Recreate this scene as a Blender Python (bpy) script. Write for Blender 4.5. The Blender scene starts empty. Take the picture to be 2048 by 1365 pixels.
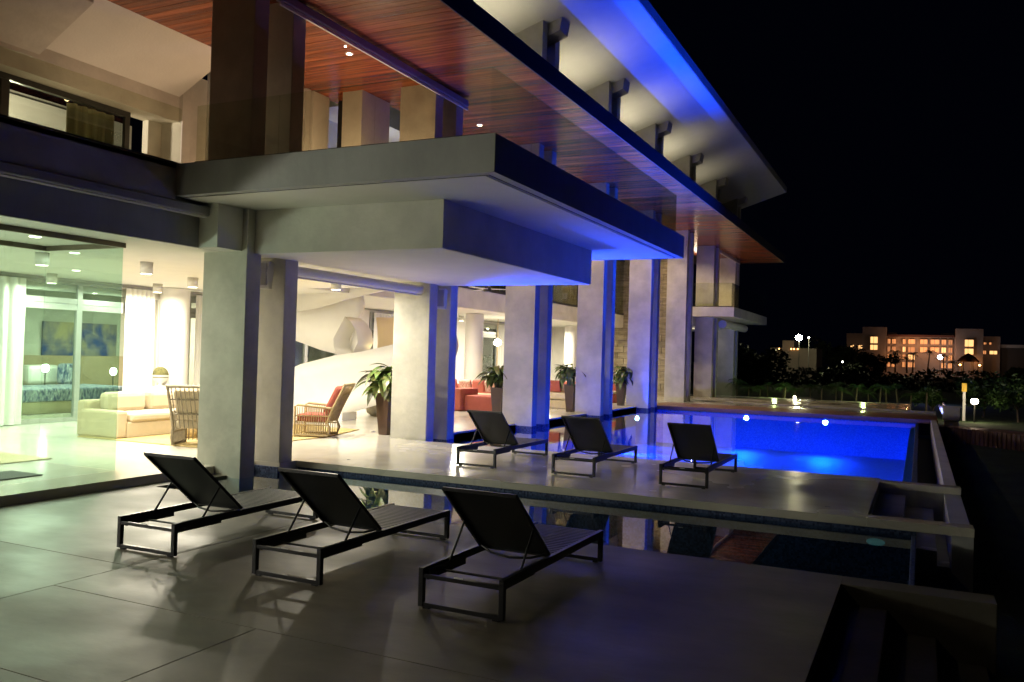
import bpy, bmesh, math, random
from mathutils import Vector, Matrix
random.seed(7)
R = math.radians
scene = bpy.context.scene
col = scene.collection

# ------------------------------------------------------------------ camera, world, exposure
cam_d = bpy.data.cameras.new("camera")
cam = bpy.data.objects.new("camera", cam_d); col.objects.link(cam)
yaw, pitch, roll = R(-25.66739), R(0.89429), R(1.64201)
fw = Vector((math.sin(yaw)*math.cos(pitch), math.cos(yaw)*math.cos(pitch), math.sin(pitch)))
rt = Vector((math.cos(yaw), -math.sin(yaw), 0)); up = rt.cross(fw)
r2 = rt*math.cos(roll) + up*math.sin(roll); u2 = -rt*math.sin(roll) + up*math.cos(roll)
m = Matrix((r2, u2, -fw)).transposed().to_4x4(); m.translation = Vector((0, 0, 1.9))
cam.matrix_world = m
cam_d.sensor_width = 36.0; cam_d.lens = 36.0*1698.85/2048.0
cam_d.clip_start = 0.05; cam_d.clip_end = 2000
scene.camera = cam

world = bpy.data.worlds.new("World"); scene.world = world; world.use_nodes = True
wn = world.node_tree.nodes; wn.clear()
wo = wn.new("ShaderNodeOutputWorld"); wb = wn.new("ShaderNodeBackground")
wb.inputs[0].default_value = (0.10, 0.16, 0.55, 1); wb.inputs[1].default_value = 0.0028
world.node_tree.links.new(wb.outputs[0], wo.inputs[0])

scene.view_settings.view_transform = 'Standard'; scene.view_settings.look = 'None'
scene.view_settings.exposure = 0.0; scene.view_settings.gamma = 1.0
scene.view_settings.use_curve_mapping = False
scene.render.engine = 'CYCLES'
cy = scene.cycles
cy.use_denoising = True; cy.max_bounces = 10; cy.diffuse_bounces = 6; cy.glossy_bounces = 5
cy.transparent_max_bounces = 12; cy.transmission_bounces = 8
cy.sample_clamp_indirect = 4.0; cy.sample_clamp_direct = 0
cy.caustics_reflective = False; cy.caustics_refractive = True; cy.blur_glossy = 0.5

# ------------------------------------------------------------------ light levels (watts)
WARM = (1.0, 0.915, 0.72)
W_CEIL = 195.0      # each ceiling cylinder lamp
W_SOFFIT = 230.0    # each recessed soffit downlight
W_POOL = 1950.0     # each underwater pool lamp
W_UP = 20.0        # each cornice uplight

# ------------------------------------------------------------------ materials
MAT = {}
def mat(name, base, rough=0.5, metal=0.0, var=0.0, vscale=3.0, bump=0.0, bscale=20.0, spec=0.5, emit=None, estr=0.0,
        alt=None, stretch=(1, 1, 1), rvar=0.0, perobj=0.0, detail=4.0):
    if name in MAT: return MAT[name]
    M = bpy.data.materials.new(name); M.use_nodes = True
    nt = M.node_tree; N = nt.nodes; L = nt.links
    p = N["Principled BSDF"]
    p.inputs["Base Color"].default_value = (*base, 1); p.inputs["Roughness"].default_value = rough
    p.inputs["Metallic"].default_value = metal; p.inputs["Specular IOR Level"].default_value = spec
    geo = N.new("ShaderNodeNewGeometry")
    mp = N.new("ShaderNodeMapping"); mp.inputs["Scale"].default_value = stretch
    L.new(geo.outputs["Position"], mp.inputs["Vector"])
    last = None
    if var > 0 or alt:
        nz = N.new("ShaderNodeTexNoise"); nz.inputs["Scale"].default_value = vscale; nz.inputs["Detail"].default_value = detail
        nz.inputs["Roughness"].default_value = 0.62
        L.new(mp.outputs[0], nz.inputs["Vector"])
        ramp = N.new("ShaderNodeValToRGB"); ramp.color_ramp.elements[0].position = 0.38; ramp.color_ramp.elements[1].position = 0.66
        a = alt if alt else tuple(c*(1-var) for c in base)
        ramp.color_ramp.elements[0].color = (*a, 1); ramp.color_ramp.elements[1].color = (*base, 1)
        L.new(nz.outputs["Fac"], ramp.inputs[0]); last = ramp.outputs[0]
        if rvar > 0:
            mr = N.new("ShaderNodeMapRange"); mr.inputs[3].default_value = rough+rvar; mr.inputs[4].default_value = max(0.02, rough-rvar)
            nz2 = N.new("ShaderNodeTexNoise"); nz2.inputs["Scale"].default_value = vscale*0.6; nz2.inputs["Detail"].default_value = 3
            L.new(mp.outputs[0], nz2.inputs["Vector"])
            mr.inputs[1].default_value = 0.35; mr.inputs[2].default_value = 0.65
            L.new(nz2.outputs["Fac"], mr.inputs[0]); L.new(mr.outputs[0], p.inputs["Roughness"])
    if perobj > 0:
        oi = N.new("ShaderNodeObjectInfo"); mr2 = N.new("ShaderNodeMapRange")
        mr2.inputs[3].default_value = 1-perobj; mr2.inputs[4].default_value = 1+perobj
        L.new(oi.outputs["Random"], mr2.inputs[0])
        mx = N.new("ShaderNodeVectorMath"); mx.operation = 'SCALE'
        if last is not None: L.new(last, mx.inputs[0])
        else: mx.inputs[0].default_value = base
        L.new(mr2.outputs[0], mx.inputs["Scale"]); last = mx.outputs[0]
    if last is not None: L.new(last, p.inputs["Base Color"])
    if bump > 0:
        bz = N.new("ShaderNodeTexNoise"); bz.inputs["Scale"].default_value = bscale; bz.inputs["Detail"].default_value = 5
        L.new(mp.outputs[0], bz.inputs["Vector"])
        bp = N.new("ShaderNodeBump"); bp.inputs["Strength"].default_value = bump; bp.inputs["Distance"].default_value = 0.02
        L.new(bz.outputs["Fac"], bp.inputs["Height"]); L.new(bp.outputs[0], p.inputs["Normal"])
    if emit:
        p.inputs["Emission Color"].default_value = (*emit, 1); p.inputs["Emission Strength"].default_value = estr
    MAT[name] = M
    return M

def glass(name, tint=(0.86, 0.95, 0.9), refl=1.0, base_r=0.03):
    M = bpy.data.materials.new(name); M.use_nodes = True
    nt = M.node_tree; N = nt.nodes; L = nt.links; N.clear()
    o = N.new("ShaderNodeOutputMaterial"); t = N.new("ShaderNodeBsdfTransparent"); g = N.new("ShaderNodeBsdfGlossy")
    t.inputs[0].default_value = (*tint, 1); g.inputs["Roughness"].default_value = 0.0; g.inputs[0].default_value = (0.95, 1, 0.97, 1)
    f = N.new("ShaderNodeLayerWeight"); f.inputs[0].default_value = 0.5
    pw = N.new("ShaderNodeMath"); pw.operation = 'POWER'; pw.inputs[1].default_value = 4.0
    mm = N.new("ShaderNodeMath"); mm.operation = 'MULTIPLY_ADD'; mm.inputs[1].default_value = 0.9*refl; mm.inputs[2].default_value = base_r*refl; mm.use_clamp = True
    mx = N.new("ShaderNodeMixShader")
    L.new(f.outputs["Facing"], pw.inputs[0]); L.new(pw.outputs[0], mm.inputs[0]); L.new(mm.outputs[0], mx.inputs[0]); L.new(t.outputs[0], mx.inputs[1]); L.new(g.outputs[0], mx.inputs[2])
    L.new(mx.outputs[0], o.inputs[0]); MAT[name] = M
    return M

def water(name, bump, scale, tint=(0.8, 0.93, 1.0)):
    M = bpy.data.materials.new(name); M.use_nodes = True
    nt = M.node_tree; N = nt.nodes; L = nt.links; N.clear()
    o = N.new("ShaderNodeOutputMaterial"); t = N.new("ShaderNodeBsdfTransparent"); g = N.new("ShaderNodeBsdfGlossy")
    t.inputs[0].default_value = (*tint, 1); g.inputs["Roughness"].default_value = 0.012; g.inputs[0].default_value = (1, 1, 1, 1)
    geo = N.new("ShaderNodeNewGeometry"); nz = N.new("ShaderNodeTexNoise"); nz.inputs["Scale"].default_value = scale; nz.inputs["Detail"].default_value = 2
    mp = N.new("ShaderNodeMapping"); mp.inputs["Scale"].default_value = (1, 0.6, 1)
    bp = N.new("ShaderNodeBump"); bp.inputs["Strength"].default_value = bump; bp.inputs["Distance"].default_value = 0.02
    L.new(geo.outputs["Position"], mp.inputs[0]); L.new(mp.outputs[0], nz.inputs["Vector"]); L.new(nz.outputs["Fac"], bp.inputs["Height"]); L.new(bp.outputs[0], g.inputs["Normal"])
    lw = N.new("ShaderNodeLayerWeight"); lw.inputs[0].default_value = 0.5; L.new(bp.outputs[0], lw.inputs["Normal"])
    pw = N.new("ShaderNodeMath"); pw.operation = 'POWER'; pw.inputs[1].default_value = 5.0
    mm = N.new("ShaderNodeMath"); mm.operation = 'MULTIPLY_ADD'; mm.inputs[1].default_value = 0.98; mm.inputs[2].default_value = 0.02; mm.use_clamp = True
    mx = N.new("ShaderNodeMixShader")
    L.new(lw.outputs["Facing"], pw.inputs[0]); L.new(pw.outputs[0], mm.inputs[0]); L.new(mm.outputs[0], mx.inputs[0]); L.new(t.outputs[0], mx.inputs[1]); L.new(g.outputs[0], mx.inputs[2])
    L.new(mx.outputs[0], o.inputs[0])
    MAT[name] = M
    return M

def mosaic(name, c1, c2, size=0.025):
    M = bpy.data.materials.new(name); M.use_nodes = True
    nt = M.node_tree; N = nt.nodes; L = nt.links
    p = N["Principled BSDF"]; p.inputs["Roughness"].default_value = 0.6; p.inputs["Specular IOR Level"].default_value = 0.25
    geo = N.new("ShaderNodeNewGeometry"); v = N.new("ShaderNodeTexVoronoi"); v.inputs["Scale"].default_value = 1/size
    v.inputs["Randomness"].default_value = 0.12
    L.new(geo.outputs["Position"], v.inputs["Vector"])
    r = N.new("ShaderNodeValToRGB"); r.color_ramp.elements[0].color = (*c1, 1); r.color_ramp.elements[1].color = (*c2, 1)
    s = N.new("ShaderNodeSeparateColor"); L.new(v.outputs["Color"], s.inputs[0]); L.new(s.outputs[0], r.inputs[0])
    L.new(r.outputs[0], p.inputs["Base Color"])
    MAT[name] = M
    return M

PLASTER = mat("plaster", (0.60, 0.58, 0.52), 0.75, var=0.2, vscale=1.3, bump=0.28, bscale=14, detail=8)
FINM = mat("column_cement", (0.56, 0.54, 0.48), 0.7, var=0.28, vscale=1.3, bump=0.3, bscale=9, rvar=0.1, detail=7)
CEILM = mat("ceiling_paint", (0.72, 0.71, 0.66), 0.7, var=0.05, vscale=2.0, bump=0.15, bscale=25)
SLABM = mat("slab_render", (0.40, 0.40, 0.39), 0.7, var=0.2, vscale=1.1, bump=0.3, bscale=12, detail=9, stretch=(1, 1, 0.55))
TERR = mat("polished_cement", (0.135, 0.122, 0.092), 0.47, var=0.34, vscale=1.1, bump=0.18, bscale=4, rvar=0.09, detail=10, spec=0.33, stretch=(1, 1.6, 1))
DECK = mat("slab_cement", (0.62, 0.585, 0.49), 0.22, var=0.22, vscale=0.9, bump=0.1, bscale=6, rvar=0.12, detail=8, spec=0.6)
FLOOR = mat("interior_stone_floor", (0.62, 0.59, 0.52), 0.16, var=0.13, vscale=0.8, rvar=0.05, detail=6, bump=0.02, bscale=3)
WOOD = mat("soffit_wood", (0.42, 0.12, 0.042), 0.27, alt=(0.16, 0.04, 0.016), vscale=1.0, stretch=(0.5, 14, 14), perobj=0.38, bump=0.25, bscale=2.5, detail=6)
DKFASC = mat("fascia_dark", (0.03, 0.032, 0.035), 0.5)
DKSLOT = mat("slot_dark", (0.02, 0.02, 0.02), 0.8)
FRAME = mat("lounger_metal", (0.022, 0.022, 0.024), 0.34, metal=0.3, bump=0.03, bscale=80)
SLING = mat("lounger_sling", (0.018, 0.02, 0.021), 0.42, bump=0.2, bscale=220)
ALU = mat("window_aluminium", (0.42, 0.42, 0.40), 0.35, metal=0.4)
DKALU = mat("window_dark_aluminium", (0.05, 0.05, 0.048), 0.4, metal=0.4)
WHITE = mat("white_paint", (0.75, 0.73, 0.68), 0.5, var=0.04, vscale=3)
CURT = mat("curtain_cloth", (0.74, 0.74, 0.70), 0.9)
CURT.node_tree.nodes["Principled BSDF"].inputs["Subsurface Weight"].default_value = 0.0
OLIVE = mat("curtain_olive", (0.22, 0.19, 0.09), 0.9, var=0.3, vscale=8, stretch=(3, 3, 0.1))
CREAM = mat("sofa_linen", (0.50, 0.42, 0.28), 0.9, var=0.08, vscale=5, bump=0.3, bscale=90)
CREAMC = mat("cushion_linen", (0.55, 0.47, 0.33), 0.9, var=0.06, vscale=6, bump=0.3, bscale=60)
CORAL = mat("coral_fabric", (0.36, 0.09, 0.065), 0.9, var=0.12, vscale=5, bump=0.3, bscale=80)
STRIPE = mat("striped_cushion", (0.62, 0.5, 0.4), 0.9, alt=(0.34, 0.07, 0.06), vscale=5, stretch=(9, 9, 0.4))
RATTAN = mat("rattan_cane", (0.42, 0.31, 0.15), 0.45, var=0.3, vscale=12)
RATTAN_D = mat("rattan_grey_cane", (0.24, 0.20, 0.13), 0.5, var=0.3, vscale=12)
WICKER = mat("woven_wicker", (0.50, 0.36, 0.16), 0.7, var=0.55, vscale=28, bump=0.8, bscale=40)
RUG = mat("jute_rug", (0.50, 0.38, 0.16), 0.95, var=0.2, vscale=20, bump=0.5, bscale=90)
POTM = mat("planter_brown", (0.085, 0.05, 0.035), 0.28, var=0.25, vscale=3)
LEAF = mat("broad_leaf", (0.12, 0.22, 0.055), 0.34, alt=(0.10, 0.09, 0.03), vscale=4, perobj=0.35)
LEAF2 = mat("palm_leaf", (0.06, 0.13, 0.03), 0.5, var=0.5, vscale=3, perobj=0.3)
LEAFD = mat("dark_foliage", (0.035, 0.055, 0.022), 0.6, var=0.5, vscale=0.6)
BARK = mat("bark", (0.13, 0.10, 0.07), 0.9, var=0.4, vscale=6)
TOPI = mat("topiary_green", (0.16, 0.15, 0.04), 0.8, alt=(0.05, 0.05, 0.015), vscale=38, bump=1.0, bscale=60)
STONE = mat("stone_tile", (0.36, 0.31, 0.21), 0.65, alt=(0.22, 0.18, 0.11), vscale=2.2, stretch=(1, 1, 5), perobj=0.22, bump=0.5, bscale=14)
STONEB = mat("stone_joint", (0.10, 0.085, 0.06), 0.9)
POTST = mat("pot_stone", (0.30, 0.27, 0.19), 0.75, var=0.25, vscale=6, bump=0.4, bscale=25)
GRASS = mat("lawn", (0.04, 0.075, 0.022), 0.9, var=0.5, vscale=1.1, bump=0.8, bscale=40)
SOIL = mat("dark_ground", (0.03, 0.032, 0.028), 0.9, var=0.4, vscale=0.3)
REDWD = mat("deck_wood", (0.26, 0.13, 0.08), 0.45, alt=(0.17, 0.08, 0.05), vscale=2, stretch=(0.4, 10, 1), perobj=0.15)
FENCEW = mat("fence_wood", (0.17, 0.085, 0.045), 0.7, alt=(0.08, 0.04, 0.02), vscale=2, stretch=(6, 6, 0.5), perobj=0.3)
MOS = mosaic("pool_mosaic", (0.05, 0.22, 0.80), (0.12, 0.38, 0.94), 0.03)
MOSD = mosaic("dark_mosaic", (0.012, 0.022, 0.06), (0.07, 0.10, 0.20), 0.024)
GLASS = glass("clear_glass", (0.91, 0.93, 0.85), 1.2)
GLASSG = glass("green_glass", (0.83, 0.92, 0.885), 1.0)
WINGL = glass("window_glass", (0.80, 0.85, 0.82), 1.2)
WATER = water("pool_water", 0.06, 5.0)
WATER2 = water("channel_water", 0.02, 2.0, (0.55, 0.75, 0.85))
GLOW = mat("lamp_glow", (1, 1, 1), 0.5, emit=(1.0, 0.88, 0.62), estr=14)
GLOWR = mat("downlight_glow", (1, 1, 1), 0.5, emit=(1.0, 0.62, 0.38), estr=60)
POOLGLOW = mat("pool_lamp_glow", (1, 1, 1), 0.5, emit=(0.35, 0.85, 1.0), estr=60)

# ------------------------------------------------------------------ object helpers
def link(name, me, parent=None, loc=None, rz=0.0):
    o = bpy.data.objects.new(name, me); col.objects.link(o)
    if parent: o.parent = parent
    if loc: o.location = loc
    if rz: o.rotation_euler = (0, 0, rz)
    return o
def tag(o, label=None, cat=None, group=None, kind=None):
    if label: o['label'] = label
    if cat: o['category'] = cat
    if group: o['group'] = group
    if kind: o['kind'] = kind
    return o
def thing(name, label, cat, loc=(0, 0, 0), rz=0, group=None):
    return tag(link(name, None, None, loc, rz), label, cat, group)
def copy_tree(o, parent=None):
    c = o.copy(); col.objects.link(c)
    if parent: c.parent = parent
    for ch in list(o.children): copy_tree(ch, c)
    return c

class MB:
    def __init__(s): s.v = []; s.f = []; s.sm = []
    def add(s, vs, fs, smooth=False):
        b = len(s.v); s.v += [tuple(v) for v in vs]; s.f += [tuple(i+b for i in f) for f in fs]; s.sm += [smooth]*len(fs); return s
    def box(s, x0, x1, y0, y1, z0, z1, bev=0.0, M=None):
        if bev <= 0:
            vs = [(x, y, z) for z in (z0, z1) for y in (y0, y1) for x in (x0, x1)]
            fs = [(0, 2, 3, 1), (4, 5, 7, 6), (0, 1, 5, 4), (2, 6, 7, 3), (0, 4, 6, 2), (1, 3, 7, 5)]
        else:
            bm = bmesh.new(); bmesh.ops.create_cube(bm, size=1)
            for v in bm.verts: v.co = ((x0+x1)/2+v.co.x*(x1-x0), (y0+y1)/2+v.co.y*(y1-y0), (z0+z1)/2+v.co.z*(z1-z0))
            bmesh.ops.bevel(bm, geom=bm.edges[:], offset=bev, segments=2, affect='EDGES', profile=0.5)
            bm.verts.index_update()
            vs = [v.co.copy() for v in bm.verts]; fs = [tuple(v.index for v in f.verts) for f in bm.faces]; bm.free()
        if M: vs = [M @ Vector(v) for v in vs]
        return s.add(vs, fs)
    def bar(s, a, b, w, h=None, upv=(0, 0, 1)):
        a = Vector(a); b = Vector(b); d = (b-a).normalized(); h = h or w
        x = d.cross(Vector(upv))
        if x.length < 1e-4: x = d.cross(Vector((1, 0, 0)))
        x.normalize(); y = x.cross(d)
        vs = []
        for p in (a, b):
            for i, j in ((-1, -1), (1, -1), (1, 1), (-1, 1)): vs.append(p + x*w/2*i + y*h/2*j)
        return s.add(vs, [(0, 1, 2, 3), (7, 6, 5, 4), (0, 4, 5, 1), (1, 5, 6, 2), (2, 6, 7, 3), (3, 7, 4, 0)])
    def tube(s, pts, r, n=8, cap=True, radii=None):
        pts = [Vector(p) for p in pts]; rings = []
        prevx = None
        for i, p in enumerate(pts):
            d = (pts[min(i+1, len(pts)-1)] - pts[max(i-1, 0)]).normalized()
            x = d.cross(Vector((0, 0, 1))) if abs(d.z) < 0.95 else d.cross(Vector((1, 0, 0)))
            x.normalize()
            if prevx is not None and x.dot(prevx) < 0: x = -x
            prevx = x; y = x.cross(d); rr = radii[i] if radii else r
            rings.append([p + x*rr*math.cos(2*math.pi*k/n) + y*rr*math.sin(2*math.pi*k/n) for k in range(n)])
        vs = [v for ring in rings for v in ring]; fs = []
        for i in range(len(pts)-1):
            for k in range(n):
                fs.append((i*n+k, i*n+(k+1) % n, (i+1)*n+(k+1) % n, (i+1)*n+k))
        s.add(vs, fs, True)
        if cap:
            s.add(rings[0], [tuple(range(n))]); s.add(rings[-1], [tuple(reversed(range(n)))])
        return s
    def lathe(s, prof, n=24, c=(0, 0, 0), smooth=True):
        vs = []; fs = []
        for r, z in prof:
            for k in range(n): vs.append((c[0]+r*math.cos(2*math.pi*k/n), c[1]+r*math.sin(2*math.pi*k/n), c[2]+z))
        for i in range(len(prof)-1):
            for k in range(n): fs.append((i*n+k, i*n+(k+1) % n, (i+1)*n+(k+1) % n, (i+1)*n+k))
        s.add(vs, fs, smooth)
        b = len(prof)-1
        s.add([vs[k] for k in range(n)], [tuple(reversed(range(n)))]); s.add([vs[b*n+k] for k in range(n)], [tuple(range(n))])
        return s
    def prism(s, poly, axis, a, b):
        """poly of 2D points extruded from a to b along axis ('x': poly=(y,z), 'y': poly=(x,z), 'z': poly=(x,y))"""
        def P(p, t): return {'x': (t, p[0], p[1]), 'y': (p[0], t, p[1]), 'z': (p[0], p[1], t)}[axis]
        n = len(poly); vs = [P(p, a) for p in poly] + [P(p, b) for p in poly]
        fs = [tuple(range(n)), tuple(range(2*n-1, n-1, -1))] + [(i, i+n, (i+1) % n+n, (i+1) % n) for i in range(n)]
        return s.add(vs, fs)
    def mesh(s, name, recalc=True):
        me = bpy.data.meshes.new(name); me.from_pydata(s.v, [], s.f); me.update()
        if recalc:
            bm = bmesh.new(); bm.from_mesh(me); bmesh.ops.recalc_face_normals(bm, faces=bm.faces[:]); bm.to_mesh(me); bm.free()
        for p, q in zip(me.polygons, s.sm): p.use_smooth = q
        return me
    def build(s, name, material, parent=None, loc=None, rz=0.0, recalc=True):
        me = s.mesh(name, recalc); me.materials.append(material)
        return link(name, me, parent, loc, rz)
def box(name, material, b, parent=None, bev=0.0): return MB().box(*b, bev=bev).build(name, material, parent)
def light(name, kind, loc, power, color, size=0.2, parent=None, rot=(0, 0, 0), spread=None, spot=None, blend=0.5):
    d = bpy.data.lights.new(name, kind); d.energy = power; d.color = color
    if kind == 'AREA':
        d.shape = 'DISK'; d.size = size
        if spread: d.spread = spread
    else: d.shadow_soft_size = size
    if kind == 'SPOT': d.spot_size = spot; d.spot_blend = blend
    o = bpy.data.objects.new(name, d); col.objects.link(o); o.location = loc; o.rotation_euler = rot
    if parent: o.parent = parent
    return o

ZF = 0.12
COLY = [9.49+5.165*k for k in range(8)]
X0, X1 = -9.75, -8.9

# ------------------------------------------------------------------ ground
def ring_ground():
    xs = [-600, -26, 0.56, 600]; ys = [-200, -6, 52, 900]
    mb = MB()
    for i in range(3):
        for j in range(3):
            if i == 1 and j == 1: continue
            mb.add([(xs[i], ys[j], -0.6), (xs[i+1], ys[j], -0.6), (xs[i+1], ys[j+1], -0.6), (xs[i], ys[j+1], -0.6)], [(0, 1, 2, 3)])
    return mb
tag(ring_ground().build("lawn_ground", GRASS), kind='structure')

# near terrace of cement panels (recessed joints between them)
terr = tag(link("terrace", None), kind='structure')
J = 0.0028
panels = [(-9.395, -6.05, 5.18, 8.2), (-6.05, -0.577, 4.47, 8.2), (-9.395, -6.05, 3.2, 5.18), (-9.395, -6.05, -2.0, 3.2),
          (-6.05, -4.0, 3.2, 4.47), (-6.05, -4.0, -2.0, 3.2), (-4.0, -0.577, 1.2, 4.47), (-4.0, -0.577, -2.0, 1.2)]
for a, b, c, d in panels:
    box("concrete_panel", TERR, (a+J, b-(J if b < -1 else 0), c+J, d-(J if d < 8 else 0), -0.12, 0.0), terr, bev=0.003)
box("panel_bed", DKSLOT, (-9.39, -0.60, -2.0, 8.18, -0.6, -0.009), terr)
box("ledge", TERR, (-9.395, -9.15, 8.2, 9.62, -0.6, 0.0), terr)
box("edge_strip", TERR, (-0.577, 0.60, 7.90, 8.2, -0.6, 0.0), terr, bev=0.006)
for i in range(3):
    x = -0.577+0.37*i
    box("stair_tread", TERR, (x, x+0.37, -2.0, 7.90, -0.6, -0.17*(i+1)), terr, bev=0.006)

# left interior floor platform + interior floor
flo = tag(link("interior_floor", None), kind='structure')
box("floor_slab", FLOOR, (-26, -9.395, -6, 9.62, -0.6, ZF), flo, bev=0.004)
MB().prism([(-26, 9.62), (-9.395, 9.62), (-9.395, 10.32), (-8.88, 10.32), (-8.88, 14.58), (-9.35, 14.58), (-9.35, 31.5), (-9.35, 39.9), (-26, 39.9)], 'z', -0.6, ZF-0.001).build("floor_slab", FLOOR, flo)

# middle slab between channel and pool
mid = tag(link("middle_deck", None), kind='structure')
box("deck_slab", DECK, (-8.88, -0.52, 10.7, 14.58, 0.02, ZF), mid, bev=0.006)
box("front_kerb", DECK, (-0.52, 0.58, 10.7, 10.97, 0.02, ZF), mid, bev=0.006)
box("back_kerb", DECK, (-0.52, 0.585, 14.16, 14.42, 0.02, ZF), mid, bev=0.006)
box("mosaic_wall", MOSD, (-8.86, 0.0, 10.73, 11.0, -0.6, 0.02), mid)
box("core", SLABM, (-8.86, -0.52, 11.0, 14.55, -0.6, 0.02), mid)
box("core", SLABM, (0.36, 0.575, 10.72, 14.40, -0.6, 0.02), mid)
box("core", SLABM, (-0.52, 0.36, 14.2, 14.4, -0.6, 0.02), mid)
for i in range(3):
    x = -0.52+0.37*i
    box("stair_tread", DECK, (x, x+0.37, 10.97, 14.16, -0.6, ZF-0.17*(i+1)), mid, bev=0.006)

# channel
ch = tag(link("channel_basin", None), kind='structure')
box("basin_floor", MOSD, (-9.8, 0.0, 8.2, 10.73, -0.58, -0.55), ch)
box("basin_wall", MOSD, (-9.15, 0.0, 8.16, 8.2, -0.6, -0.02), ch)
box("overflow_edge", MOSD, (-0.05, 0.0, 8.2, 10.73, -0.6, -0.024), ch, bev=0.006)
box("basin_wall", MOSD, (-9.42, -8.86, 10.25, 10.3, -0.6, 0.06), ch)
w = MB(); w.add([(-9.75, 8.2, -0.03), (-0.03, 8.2, -0.03), (-0.03, 10.73, -0.03), (-9.75, 10.73, -0.03)], [(0, 1, 2, 3)])
tag(w.build("channel_water", WATER2, recalc=False), kind='structure')

# main pool
pl = tag(link("pool_basin", None), kind='structure')
box("pool_floor", MOS, (-9.4, 0.0, 14.5, 31.5, -1.45, -1.25), pl)
box("near_wall", MOS, (-9.4, 0.0, 14.45, 14.58, -1.4, 0.01), pl)
box("far_wall", MOS, (-9.4, 0.0, 31.3, 31.42, -1.4, -0.03), pl)
box("waterline_band", MOSD, (-9.4, 0.0, 31.3, 31.415, -0.03, 0.0), pl)
box("side_wall", MOS, (-9.42, -9.35, 14.5, 31.4, -1.4, ZF-0.04), pl)
box("overflow_edge", MOSD, (-0.09, 0.0, 14.42, 31.3, -1.4, -0.022), pl, bev=0.008)
box("inner_ledge", MOS, (-0.24, -0.09, 14.5, 31.3, -1.4, -0.12), pl, bev=0.01)
box("gutter_floor", DKSLOT, (0.0, 0.36, 8.2, 31.3, -0.6, -0.5), pl)
box("gutter_wall", PLASTER, (0.36, 0.53, 14.42, 31.42, -0.6, ZF), pl, bev=0.006)
w = MB(); w.add([(-9.40, 14.5, -0.03), (-0.02, 14.5, -0.03), (-0.02, 31.35, -0.03), (-9.40, 31.35, -0.03)], [(0, 1, 2, 3)])
tag(w.build("pool_water", WATER, recalc=False), kind='structure')

# far deck
fd = tag(link("far_deck", None), kind='structure')
y = 31.42; k = 0
while y < 34.2:
    box("deck_board", REDWD, (-9.35, 0.58, y, y+0.195, 0.0, ZF), fd); y += 0.2; k += 1
box("deck_slab", DECK, (-9.35, 0.58, y+0.01, 36.2, -0.6, ZF-0.02), fd)
box("far_trough", DKSLOT, (-12, 0.2, 36.2, 37.6, -0.6, -0.05), fd)
box("far_paving", DECK, (-26, -0.35, 37.6, 43.6, -0.6, ZF), fd, bev=0.005)
box("coping", PLASTER, (-7.5, 0.6, 36.9, 37.3, -0.3, ZF+0.01), fd)

# ------------------------------------------------------------------ the villa
villa = thing("villa", "white modern two storey villa with twin fin columns and an upswept blue lit roof", "villa")
tag(villa, None)
fin = MB().box(X0, X1, 0, 0.3, -1.4, 7.34, bev=0.008).mesh("column_fin"); fin.materials.append(FINM)
mos = MB().box(X0-0.006, X1+0.006, -0.006, 0.306, -1.4, 0.07).mesh("mosaic_footing"); mos.materials.append(MOSD)
# upper bracket fins: from soffit top up to the sloped roof
def zroof(x): return 10.24 + (x+9.75)*0.3345
brk = MB().prism([(X0, 7.73), (X1, 7.73), (X1, zroof(X1)-0.002), (X0, zroof(X0)-0.002)], 'y', 0, 0.3).mesh("roof_fin"); brk.materials.append(PLASTER)
bm_ = MB().prism([(-9.9, zroof(-9.9)-0.32), (-8.55, zroof(-8.55)-0.32), (-8.50, zroof(-8.50)-0.001), (-9.9, zroof(-9.9)-0.001)], 'y', 0, 0.54).mesh("roof_beam"); bm_.materials.append(PLASTER)
for yy in COLY:
    cpl = link("column_pair", None, villa)
    for dy in (0, 0.84):
        f = link("column_fin", fin, cpl, (0, yy+dy, 0))
        if yy > 12 and yy < 31: link("mosaic_footing", mos, cpl, (0, yy+dy, 0))
        link("roof_fin", brk, cpl, (0, yy+dy, 0))
    link("roof_beam", bm_, cpl, (0, yy+0.3, 0))
cpl = link("column_pair", None, villa)
for dy in (0, 0.84): link("roof_fin", brk, cpl, (0, 4.325+dy, 0))

# ground-floor ceiling mass (left, single height) and mezzanine
box("ceiling_mass", CEILM, (-26, -9.42, -6, 15.75, 3.3, 4.30), villa)
box("ceiling_mass", CEILM, (-9.42, -9.0, 9.0, 15.3, 3.3, 3.92), villa)
box("lintel", SLABM, (-9.42, -9.36, -6, 9.49, 3.3, 3.86), villa, bev=0.004)
box("lintel", PLASTER, (-9.36, -9.2, -6, 8.41, 3.88, 4.37), villa, bev=0.004)
box("mezzanine_ceiling", CEILM, (-26, -13.205, 15.752, 39.5, 3.332, 3.948), villa)
# balcony slab, drip groove, box below
bs = MB().box(-9.2, -4.32, 8.41, 16.86, 3.93, 4.37, bev=0.004).build("balcony_slab", SLABM, villa)
g = MB()
for q in ((-9.2, -4.47, 8.53, 8.545), (-4.46, -4.445, 8.53, 16.72), (-9.2, -4.47, 16.72, 16.735)): g.box(q[0], q[1], q[2], q[3], 3.926, 3.9315)
g.build("drip_groove", DKSLOT, bs)
box("balcony_soffit", CEILM, (-9.19, -4.50, 8.56, 16.70, 3.922, 3.9285), villa)
box("beam_box", PLASTER, (-8.95, -5.69, 9.65, 15.25, 3.28, 3.921), villa, bev=0.004)
box("box_soffit", CEILM, (-8.94, -5.70, 9.66, 15.24, 3.272, 3.279), villa)

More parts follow.
